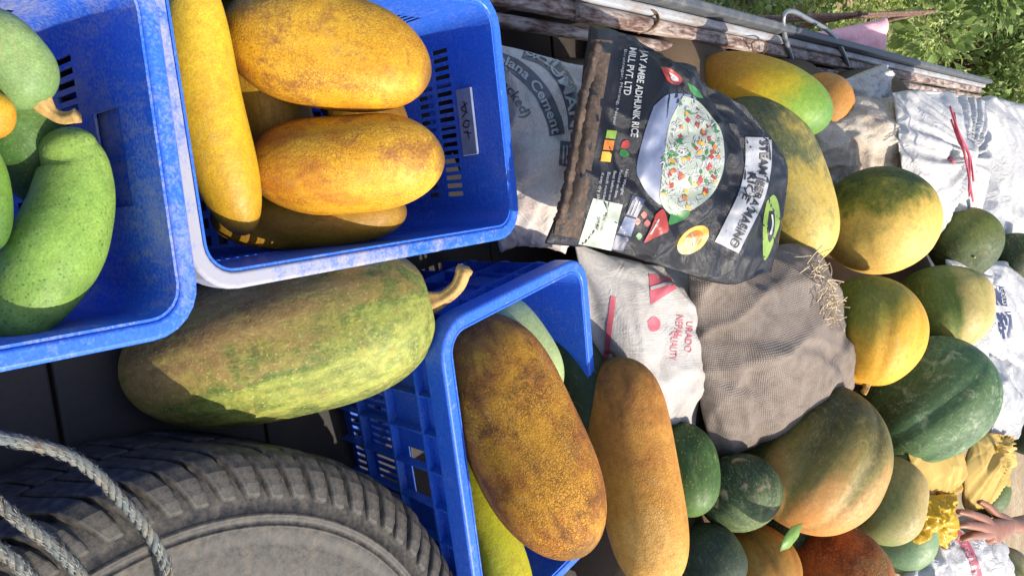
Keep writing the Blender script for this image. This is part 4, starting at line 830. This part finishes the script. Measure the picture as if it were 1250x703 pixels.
# cement sack behind the dusty crate
root, pr = sack('cement_sack', 'crumpled grey white cement sack with dark lettering behind the dusty crate', 'sack', cement_m,
    [(604, 62, .93), (606, 180, .93), (612, 300, .94)], [(604, 62, .93), (650, 58, .9), (722, 84, .86)], [(722, 84, .86), (712, 190, .87), (678, 300, .9)], [(612, 300, .94), (678, 300, .9)], press=.0011, steps=60, slack=1.05, crumple=.006, seed=3, comp=.8)
pr.strip('dark_band', [(600, 70), (632, 84), (660, 112), (676, 146), (680, 165)], 19, p_dgrey); pr.text('lettering', 'zolana Cement', [(596, 73), (628, 86), (655, 114), (671, 150), (674, 164)], 11, p_white, off=.0022, bold=.02)
pr.strip('dark_band', [(640, 62), (668, 74), (690, 100), (701, 135), (703, 158)], 19, p_dgrey); pr.text('lettering', 'SHUMAN', [(640, 66), (664, 77), (684, 104), (694, 136), (696, 156)], 12, p_white, off=.0022, bold=.02)
pr.text('lettering', '(packed)', [(598, 98), (618, 112), (632, 132), (638, 145)], 12, p_dgrey, bold=.01); pr.quad('dark_panel', [(684, 172), (704, 174), (702, 206), (682, 202)], p_dgrey)
for k in range(4): pr.strip('panel_line', [(688 + k*4.2, 178), (687 + k*4.2, 200)], 1.6, p_white, off=.0024)
# black rice bag
root, pr = sack('rice_bag', 'black printed plastic rice bag with a bowl of rice pictured on it', 'bag', black_pl,
    [(716, 40, .745), (700, 130, .745), (688, 220, .75), (664, 296, .77)], [(716, 40, .745), (770, 50, .72), (846, 104, .68), (903, 138, .655)], [(903, 138, .655), (950, 188, .62), (958, 240, .615), (936, 328, .64)], [(664, 296, .77), (740, 305, .755), (830, 334, .70), (886, 346, .67), (936, 328, .64)],
    n=46, m=46, press=.0010, steps=60, slack=1.045, crumple=.004, seed=5, backpress=.5, thick=.045, camp=.012, ncrease=60)
hem = catmull([pr.hit(x, y, .004) or P(x, y, .745) for x, y in ((728, 54), (722, 80), (712, 120), (704, 165), (697, 205), (690, 240), (682, 270))], 12)
v, f = tube([root.matrix_world.inverted() @ Vector(q) for q in hem], [.008*(1 + .18*math.sin(i*.9) + .12*math.sin(i*2.3)) for i in range(len(hem))], 12, True, 3, .2); mobj('rolled_hem', v, f, brown_hem, root)
pr.quad('brown_edge', [(722, 48), (748, 50), (708, 292), (676, 286)], brown_hem)
pr.text('lettering', 'JAY AMBE ADHUNIK RICE', [(783, 62), (776, 110), (770, 167)], 8.5, p_white, bold=.02); pr.text('lettering', 'MILL PVT. LTD', [(769, 58), (765, 85), (761, 116)], 8.5, p_white, bold=.02)
pr.text('lettering', 'Biratnagar, Morang, Nepal', [(762, 60), (756, 108), (748, 152)], 3.5, p_grey)
for k, (px, col) in enumerate((((741, 159, 753, 160, 751, 170, 739, 169), p_lime), ((738, 171, 750, 172, 748, 184, 736, 183), p_orange), ((735, 185, 747, 186, 745, 198, 733, 197), p_yel))): pr.quad('colour_square', np.array(px).reshape(4, 2), col, 4, 4)
pr.blob('round_logo', [(760, 173), (766, 171), (769, 177), (764, 182), (758, 180)], p_red, 4, 20); pr.blob('round_logo', [(758, 182), (765, 184), (768, 190), (761, 192), (756, 188)], p_grn, 4, 20)
for k in range(5): pr.text('small_print', ['Net Weight', 'Packed on date', 'Best before use', 'Batch number', 'Keep dry place'][k], [(764 - k*7.5, 206 + k*1.2), (757 - k*7.5, 206 + 32 + k*3)], 3.6, p_grey)
pr.quad('blank_label', [(724, 242), (760, 250), (746, 306), (706, 298)], p_rice); pr.text('date_stamp', 'B.NO 12 MFD', [(737, 262), (732, 282)], 4, p_black, off=.0022); pr.text('date_stamp', '2079 EXP', [(729, 264), (726, 280)], 4, p_black, off=.0022)
pr.quad('blue_box', [(772, 238), (788, 244), (777, 266), (764, 262)], p_navy); pr.quad('lavender_box', [(763, 264), (777, 268), (770, 289), (754, 284)], p_lav); pr.quad('blue_box', [(752, 287), (768, 291), (760, 306), (746, 304)], p_navy)
for k in range(3): pr.strip('box_line', [(773 + k*4, 244 + k), (766 + k*4, 261 + k)], 1.2, p_grey, off=.0024)
pr.blob('bowl_print', [(798, 130), (815, 116), (836, 115), (850, 122), (838, 150), (824, 190), (815, 232), (808, 250), (792, 238), (782, 222), (777, 205), (786, 165)], p_lav, 10, 60)
rice_o = [(834, 117), (852, 124), (868, 142), (880, 160), (884, 185), (882, 210), (870, 236), (852, 252), (832, 262), (818, 262), (806, 244), (808, 215), (812, 180), (818, 148)]
pr.blob('rice_print', rice_o, p_rice, 12, 70, off=.0022)
gr_v = random.Random(4); poly = np.array(rice_o, float); cen = poly.mean(0)
def inside():
    while True:
        a = gr_v.uniform(0, 6.28); k = math.sqrt(gr_v.random())*.93
        an = np.arctan2(poly[:, 1]-cen[1], poly[:, 0]-cen[0]); rd = np.linalg.norm(poly-cen, axis=1); o_ = np.argsort(an); aa = (a + math.pi) % (2*math.pi) - math.pi
        r = np.interp(aa, an[o_], rd[o_], period=2*math.pi); return cen + np.array([math.cos(aa), math.sin(aa)])*r*k
def many(name, cnt, mat, w, l, off):
    pts, Fc = [], []
    for k in range(cnt):
        c = inside(); t = gr_v.uniform(0, 6.28); d = np.array([math.cos(t), math.sin(t)]); nn = np.array([-d[1], d[0]]); ll = l*gr_v.uniform(.6, 1.3); b = len(pts)
        pts += [c - d*ll, c - nn*w + d*ll*.1, c + d*ll, c + nn*w]; Fc.append((b, b+1, b+2, b+3))
    o = pr.mesh(name, pts, Fc, mat, off=off)
    if o: o['kind'] = 'stuff'
many('rice_grains', 240, p_white, .9, 5, .0030); many('rice_shadows', 160, p_dgrey, .5, 5, .0028); many('herb_bits', 34, p_grn, 2.2, 4.5, .0034); many('pepper_bits', 22, p_red, 3.0, 5, .0036); many('corn_bits', 12, p_yel, 2.6, 4, .0036); many('carrot_bits', 10, p_orange, 2.6, 4.2, .0038)
pr.blob('herb_leaf_print', [(818, 262), (830, 258), (842, 258), (838, 266), (826, 272), (816, 274)], p_grn, 4, 24, off=.003)
pr.blob('red_flag_print', [(800, 262), (810, 256), (816, 280), (808, 286), (796, 292), (786, 296), (794, 280)], p_red, 5, 30, off=.003); pr.strip('flag_mark', [(804, 268), (800, 276), (794, 286)], 2, p_white, off=.004)
for q in ((778, 270), (786, 262), (780, 288), (790, 272)): pr.blob('flower_print', [(q[0]-4, q[1]), (q[0], q[1]-4), (q[0]+4, q[1]), (q[0], q[1]+5)], p_red if q[0] % 4 else p_grn, 3, 14)
pr.blob('seal_print', [(846 + 19*math.cos(t) - 4*math.sin(t), 293 + 17*math.sin(t) - 5*math.cos(t)) for t in np.linspace(0, 6.28, 13)[:-1]], p_yel, 6, 36); pr.blob('seal_centre', [(846 + 12*math.cos(t) - 3*math.sin(t), 293 + 11*math.sin(t) - 3*math.cos(t)) for t in np.linspace(0, 6.28, 13)[:-1]], p_orange, 5, 36, off=.0022); pr.strip('seal_mark', [(843, 285), (847, 293), (846, 301)], 2, p_rice, off=.0034)
pr.strip('white_band', [(926, 168), (925, 205), (917, 240), (902, 272), (887, 302)], 32, p_grey, off=.002); pr.text('lettering', 'STEAM JEERA MASINO', [(928, 172), (927, 205), (919, 240), (905, 270), (891, 300)], 9.5, p_black, off=.0042, bold=.025); pr.text('lettering', 'RICE', [(913, 210), (911, 225), (905, 243)], 9.5, p_black, off=.0042, bold=.025)
pr.blob('green_logo', [(936, 246), (944, 238), (950, 248), (952, 270), (946, 290), (938, 312), (932, 316), (931, 290), (932, 266)], p_lime, 5, 40); pr.blob('logo_shape', [(939, 258), (945, 260), (945, 282), (939, 296), (937, 280)], p_black, 4, 24, off=.0026); pr.strip('logo_mark', [(942, 262), (943, 274), (940, 286)], 2, p_white, off=.004)
pr.blob('red_logo', [(806, 82), (818, 84), (832, 96), (828, 104), (816, 100)], p_red, 4, 30); pr.blob('white_logo', [(816, 88), (826, 94), (828, 100), (820, 98)], p_white, 4, 20, off=.0026); pr.blob('green_corner', [(838, 100), (850, 108), (858, 120), (846, 116)], p_grn, 4, 24)
# white sack with red print
root, pr = sack('woven_sack', 'white woven sack with faded red print beneath the rice bag', 'sack', white_wv,
    [(700, 296, .86), (708, 380, .9), (716, 500, .93)], [(700, 296, .86), (760, 318, .84), (838, 330, .82)], [(838, 330, .82), (856, 400, .82), (846, 530, .86)], [(716, 500, .93), (846, 530, .86)], n=38, m=34, press=.0010, steps=60, slack=1.06, crumple=.006, seed=8)
pr.strip('red_stripe', [(749, 362), (744, 400), (738, 450)], 7, p_pinkred); pr.quad('red_panel', [(792, 334), (818, 338), (826, 352), (794, 372)], p_pinkred, 8, 8); pr.strip('pale_gap', [(794, 352), (822, 344)], 4, p_white, off=.0024)
for k, (b, e, s) in enumerate(((( 826, 384), (823, 412), 9), ((838, 392), (836, 430), 8), ((820, 404), (817, 440), 9))): pr.text('lettering', ['NEPAL', 'URADO', 'QUALITY'][k], [b, e], s, p_pinkred)
pr.blob('red_emblem', [(790, 392), (798, 386), (806, 392), (804, 402), (794, 404)], p_pinkred, 4, 24)
# grey burlap sack with frayed mouth
root, pr = sack('burlap_sack', 'grey brown burlap sack with frayed straw mouth', 'sack', burlap_m,
    [(838, 322, .76), (836, 420, .80), (848, 500, .83), (872, 552, .85)], [(838, 322, .76), (900, 312, .74), (952, 306, .715), (990, 330, .69)], [(990, 330, .69), (1006, 372, .685), (1022, 420, .68), (1040, 456, .68)], [(872, 552, .85), (930, 530, .78), (990, 500, .72), (1040, 456, .68)], n=40, m=40, press=.0012, steps=60, slack=1.06, crumple=.005, seed=12, thick=.12, camp=.022, ncrease=40, cw=1.2)
fibm = plain('straw_fibre', S(206, 184, 150, .85), .8); parts_ = []
inv = root.matrix_world.inverted()
for k in range(150):
    t = k/150; x = np.interp(t, [0, .3, .6, 1], [992, 1006, 1014, 1012]) + gr_v.uniform(-8, 8); y = np.interp(t, [0, .3, .6, 1], [318, 340, 366, 392]) + gr_v.uniform(-8, 8)
    p0 = inv @ P(x, y, .595 + gr_v.uniform(-.015, .02)); d = Vector((gr_v.gauss(0, 1), gr_v.gauss(0, 1), gr_v.gauss(.5, 1))).normalized(); l = gr_v.uniform(.012, .032); b = Vector((gr_v.gauss(0, 1), gr_v.gauss(0, 1), gr_v.gauss(0, 1)))*.010
    parts_.append(tube(catmull([p0, p0 + d*l*.5 + b*.5, p0 + d*l + b*1.3], 3), .0012, 4))
o = mobj('frayed_fibres', *join(parts_), fibm, root); o['kind'] = 'stuff'
# plastic sacks by the rail and along the far side
def simple(name, label, cat, mat, L, T, Rr, B, **k):
    k.setdefault('camp', .017); k.setdefault('ncrease', 70); return sack(name, label, cat, mat, L, T, Rr, B, n=k.pop('n', 28), m=k.pop('m', 28), **k)
simple('plastic_bag', 'small crumpled white plastic bag corner between papaya and truck rail', 'bag', white_pl, [(1028, 98, .76), (1030, 140, .78)], [(1028, 98, .76), (1068, 88, .7)], [(1068, 88, .7), (1072, 128, .72)], [(1030, 140, .78), (1072, 128, .72)], press=.0008, steps=40, crumple=.01, seed=20, comp=.9, slack=1.12)
simple('plastic_sack', 'dirty beige plastic sack bunched up between papayas and tied white bag', 'sack', beige_m, [(985, 160, .80), (1000, 240, .80)], [(985, 160, .80), (1040, 120, .72), (1112, 140, .62)], [(1112, 140, .62), (1120, 200, .62), (1112, 240, .64)], [(1000, 240, .80), (1112, 240, .64)], press=.0010, steps=50, crumple=.012, seed=21, comp=.9, slack=1.14, n=36, m=36)
simple('plastic_sack', 'large thin white plastic sack sagging over the rail beyond the tied bag', 'sack', white_pl, [(1168, 130, .56), (1180, 200, .56), (1192, 296, .53)], [(1168, 130, .56), (1210, 120, .50), (1275, 140, .40)], [(1275, 140, .40), (1275, 300, .42)], [(1192, 296, .53), (1275, 300, .42)], press=.0010, steps=50, crumple=.012, seed=22, comp=.9, slack=1.12, n=36, m=36)
r_, pr = simple('plastic_sack', 'clear white plastic sack with dark blue print beyond the cream striped pumpkin', 'sack', white_pl, [(1150, 318, .56), (1165, 440, .56)], [(1150, 318, .56), (1215, 320, .48), (1232, 330, .47)], [(1232, 330, .47), (1250, 400, .45), (1240, 460, .47)], [(1165, 440, .56), (1240, 460, .47)], press=.0009, steps=50, crumple=.010, seed=23, comp=.9, slack=1.1)
for q in (((1212, 348), (1226, 350), (1230, 374), (1214, 372)), ((1216, 382), (1234, 380), (1238, 412), (1222, 414)), ((1190, 346), (1196, 345), (1197, 352), (1191, 353))): pr.quad('blue_print', q, p_navy, 6, 6)
pr.text('lettering', 'GOLD', [(1220, 352), (1224, 372)], 6, p_white, off=.0024)
r_, pr = simple('plastic_sack', 'white sack with crimson lettering tucked behind the dark striped pumpkin', 'sack', white_pl, [(1182, 432, .53), (1178, 540, .53)], [(1182, 432, .53), (1252, 418, .45)], [(1252, 418, .45), (1250, 470, .46), (1212, 540, .50)], [(1178, 540, .53), (1212, 540, .50)], press=.0009, steps=50, crumple=.010, seed=24, comp=.9, slack=1.1)
pr.strip('crimson_stripe', [(1214, 482), (1214, 500), (1206, 526)], 8, p_pinkred); pr.text('lettering', 'SEEDS', [(1212, 484), (1208, 522)], 5, p_white, off=.0024)
r_, pr = simple('plastic_sack', 'white plastic sack with a crimson stripe under the hand', 'sack', white_pl, [(1122, 650, .59), (1104, 690, .60), (1086, 740, .62)], [(1122, 650, .59), (1160, 640, .54), (1186, 652, .51)], [(1186, 652, .51), (1216, 676, .48), (1226, 740, .48)], [(1086, 740, .62), (1226, 740, .48)], press=.0010, steps=50, crumple=.006, seed=25, slack=1.08)
pr.strip('crimson_stripe', [(1164, 646), (1178, 664), (1188, 684), (1194, 704)], 11, p_pinkred); pr.text('lettering', 'NEW QUALITY', [(1164, 650), (1176, 668), (1184, 686), (1188, 702)], 5, p_white, off=.0024)
# tied bags
yel_cl = weave_mat('yellow_cloth', S(236, 200, 112, .9), S(214, 160, 62, .9), .6, thread=160, trans=.2); yel_pl = weave_mat('yellow_plastic', S(236, 192, 40, .9), S(226, 160, 30, .9), .5, thread=60, rough=.35, bump=.1, trans=.25)
red_str = plain('red_string', S(206, 90, 108, .85), .7); 
def ruff(root, pp, x, y, size, mat, tie_m, seed):
    """gathered mouth of a tied bag: a short flared frill standing on the knot, string wound round its foot"""
    loc, nr, i, d = pp.bvh.ray_cast(CAM, ray(x, y).normalized())
    if loc is None: return
    if nr.dot(ray(x, y)) > 0: nr = -nr
    ax = (nr + Vector((0, .25, .5))).normalized(); e = ax.orthogonal().normalized(); f_ = ax.cross(e); r_ = np.random.default_rng(seed); ph = r_.uniform(0, 6.28, 5); V, Fc = [], []; ns, nr_ = 72, 12
    for k in range(nr_):
        t = k/(nr_ - 1); rad = size*(.55 if t < .25 else .26 + .9*(t - .25)**1.1) if t > .12 else size*(.9 - 3*t)
        for j in range(ns):
            a = 2*math.pi*j/ns; fo = .5*math.cos(7*a + ph[0] + t) + .4*math.cos(11*a + ph[1]) + .3*math.cos(4*a + ph[2] - 2*t); q = rad*(1 + .32*fo); z = size*(1.7*t - .35 + .28*t*math.cos(3*a + ph[3]) + .12*t*math.cos(8*a + ph[4]))
            V.append(pp.inv @ (loc + e*(q*math.cos(a)) + f_*(q*math.sin(a)) + ax*z))
    for k in range(nr_ - 1):
        for j in range(ns): j2 = (j+1) % ns; Fc.append((k*ns+j, k*ns+j2, (k+1)*ns+j2, (k+1)*ns+j))
    o = mobj('gathered_mouth', V, Fc, mat, root); o.data.uv_layers.new(name='UVMap')
    v, f = tube([pp.inv @ (loc + e*(size*.6*math.cos(a)) + f_*(size*.6*math.sin(a)) + ax*(size*(.05 + .02*a))) for a in np.linspace(0, 14, 60)], size*.11, 7); mobj('tie', v, f, tie_m, root)
wt, _p = simple('plastic_bag', 'white plastic bag tied with red string, its mouth gathered in folds', 'bag', white_pl, [(1086, 118, .63), (1098, 200, .60), (1108, 284, .62)], [(1086, 118, .63), (1140, 112, .57), (1198, 126, .50)], [(1198, 126, .50), (1204, 205, .49), (1190, 284, .53)], [(1108, 284, .62), (1190, 284, .53)], n=44, m=40, press=.0010, steps=50, crumple=.006, seed=26, slack=1.08, thick=.07, camp=.010, ncrease=40, knot=(.62, .46, .016, 15))
ruff(wt, _p, 1160, 197, .022, white_pl, red_str, 5)
invw = wt.matrix_world.inverted()
for k in range(5):
    q = [(1162 + gr_v.uniform(-3, 3), 130 + k*4, .47), (1170, 160 + k*3, .45), (1180 + gr_v.uniform(-4, 4), 190, .43), (1186 + gr_v.uniform(-5, 5), 222 + k*6, .42)]
    v, f = tube([invw @ Vector(s) for s in catmull([tuple(P(*s)) for s in q], 8)], .0028, 7); mobj('string_tail', v, f, red_str, wt)
def pouch(label, mat, tie_mat, L, T, Rr, B, kp, **k):
    rt, pp = simple('cloth_pouch', label, 'pouch', mat, L, T, Rr, B, n=30, m=30, press=.0010, steps=45, crumple=.004, slack=1.08, thick=.055, camp=.006, ncrease=24, **k)
    ruff(rt, pp, kp[0], kp[1], .015, mat, tie_mat, k['seed'])
pouch('cream yellow cloth pouch with folds between dark pumpkin and yellow plastic', yel_cl, yel_cl, [(1104, 552, .59), (1122, 614, .58)], [(1104, 552, .59), (1134, 538, .545), (1164, 544, .52)], [(1164, 544, .52), (1170, 570, .515), (1162, 604, .53)], [(1122, 614, .58), (1162, 604, .53)], (1146, 600), seed=41, knot=(.56, .84, .013, 11))
pouch('cream yellow cloth pouch tied at its mouth beside the hand', yel_cl, yel_pl, [(1182, 540, .50), (1174, 580, .51), (1178, 620, .52)], [(1182, 540, .50), (1206, 526, .46), (1234, 532, .43)], [(1234, 532, .43), (1230, 570, .44), (1216, 614, .46)], [(1178, 620, .52), (1216, 614, .46)], (1216, 548), seed=42, knot=(.76, .18, .013, 11))
simple('plastic_bag', 'small bright yellow plastic bag beside the light green pumpkin', 'bag', yel_pl, [(1116, 606, .565), (1112, 656, .57)], [(1116, 606, .565), (1158, 606, .52)], [(1158, 606, .52), (1152, 658, .53)], [(1112, 656, .57), (1152, 658, .53)], press=.0010, steps=40, crumple=.012, seed=43, comp=.9, slack=1.14, camp=.014, thick=.05)
#@@PERSON
# ================================================================== the person whose hand reaches in
skin = dusty('brown_skin', S(150, 92, 56, .8), S(112, 66, 40, .8), .5, .5, 30, bump=.15, fine=300); shirt_m = plain('grey_shirt', S(96, 100, 112, .8), .9, 0, .12, 80); trouser_m = plain('dark_trousers', S(44, 46, 56, .8), .9); hair_m = plain('black_hair', S(20, 17, 16), .5)
def skel(name, nodes, edges, mat, parent, root_i=0, sub=2):
    me = bpy.data.meshes.new(name); me.from_pydata([tuple(n[0]) for n in nodes], edges, []); me.update(); o = bpy.data.objects.new(name, me); C.objects.link(o)
    o.modifiers.new('skin', 'SKIN'); lay = me.skin_vertices[0] if me.skin_vertices else None
    if lay is None:
        bpy.context.view_layer.objects.active = o; me.skin_vertices.new() if hasattr(me.skin_vertices, 'new') else None; lay = me.skin_vertices[0]
    for i, n in enumerate(nodes): r = n[1]; lay.data[i].radius = (r, r) if not isinstance(r, tuple) else r; lay.data[i].use_root = (i == root_i)
    o.modifiers['skin'].use_smooth_shade = True; s = o.modifiers.new('sub', 'SUBSURF'); s.levels = sub; s.render_levels = sub; me.materials.append(mat); o.parent = parent; return o
pb = Vector((1.62, 3.55, 0)); person = empty('person', Matrix.Translation(pb)); tag(person, 'person in grey shirt leaning over, one bare hand reaching onto the bags', 'person')
W_ = lambda x, y, h: P(x, y, h) - pb
V3 = lambda *a: Vector(a) - pb
HH = .452
nodes = [(V3(1.60, 3.52, .95), .13), (V3(1.56, 3.50, 1.15), .125), (V3(1.50, 3.47, 1.36), .13), (V3(1.44, 3.44, 1.50), .06), (V3(1.41, 3.42, 1.57), .055), (V3(1.38, 3.40, 1.66), .085), (V3(1.36, 3.39, 1.76), .075),   # 0-6 spine, head
 (V3(1.38, 3.28, 1.46), .06), (P(1395, 612, .30) - pb, .042), (P(1320, 624, .345) - pb, .036), (W_(1258, 636, .402), .031), (W_(1236, 642, .425), (.034, .026)), (W_(1214, 647, .443), (.044, .024)),                       # 7-12 arm to palm
 (V3(1.60, 3.66, 1.46), .06), (V3(1.66, 3.74, 1.2), .042), (V3(1.58, 3.62, .98), .03), (V3(1.55, 3.58, .9), .03),                                                                                                         # 13-16 other arm
 (V3(1.55, 3.42, .9), .085), (V3(1.53, 3.40, .5), .06), (V3(1.55, 3.42, .08), .04), (V3(1.45, 3.38, .04), .035), (V3(1.64, 3.64, .9), .085), (V3(1.66, 3.66, .5), .06), (V3(1.68, 3.68, .08), .04), (V3(1.58, 3.64, .04), .035)]
edges = [(0, 1), (1, 2), (2, 3), (3, 4), (4, 5), (5, 6), (2, 7), (7, 8), (8, 9), (9, 10), (10, 11), (11, 12), (2, 13), (13, 14), (14, 15), (15, 16), (0, 17), (17, 18), (18, 19), (19, 20), (0, 21), (21, 22), (22, 23), (23, 24)]
for kn, mid, tip in (((1198, 632), (1182, 626), (1168, 624)), ((1195, 642), (1178, 640), (1166, 641)), ((1197, 652), (1183, 654), (1172, 658)), ((1203, 660), (1192, 666), (1184, 673))):
    b = len(nodes); hk = HH + .004; nodes += [(W_(*kn, hk), .0165), (W_(*mid, hk + .012), .0125), (W_(*tip, hk + .034), .0095)]; edges += [(12, b), (b, b+1), (b+1, b+2)]
b = len(nodes); nodes += [(W_(1216, 628, .45), .0165), (W_(1204, 616, .463), .013), (W_(1194, 611, .476), .0105)]; edges += [(11, b), (b, b+1), (b+1, b+2)]
body = skel('body', nodes, edges, skin, person)
sh = skel('shirt', [(nodes[0][0], .145), (nodes[1][0], .145), (nodes[2][0], .15), (nodes[7][0], .08), (nodes[8][0].lerp(nodes[7][0], .3), .062), (nodes[13][0], .08), (nodes[14][0], .06)], [(0, 1), (1, 2), (2, 3), (3, 4), (2, 5), (5, 6)], shirt_m, person)
tr_ = skel('trousers', [(nodes[0][0], .14), (nodes[17][0], .1), (nodes[18][0], .08), (nodes[19][0], .065), (nodes[21][0], .1), (nodes[22][0], .08), (nodes[23][0], .065)], [(0, 1), (1, 2), (2, 3), (0, 4), (4, 5), (5, 6)], trouser_m, person)
hr = mobj('hair', *gourd_mesh(.11, .098, p=2, seed=3, nseg=32, nring=20)[:2], hair_m, person); hr.location = nodes[6][0] + Vector((.02, .01, .0))
for s in (-1, 1):
    e = mobj('eye', *gourd_mesh(.012, .012, nseg=12, nring=8)[:2], plain('eye_white', S(220, 216, 208), .3), person); e.location = nodes[5][0] + Vector((-.075, .03*s - .02, .02))
ns_ = mobj('nose', *gourd_mesh(.022, .013, taper=-.4, nseg=12, nring=8)[:2], skin, person); ns_.location = nodes[5][0] + Vector((-.088, -.02, -.01))
bpy.context.view_layer.update()
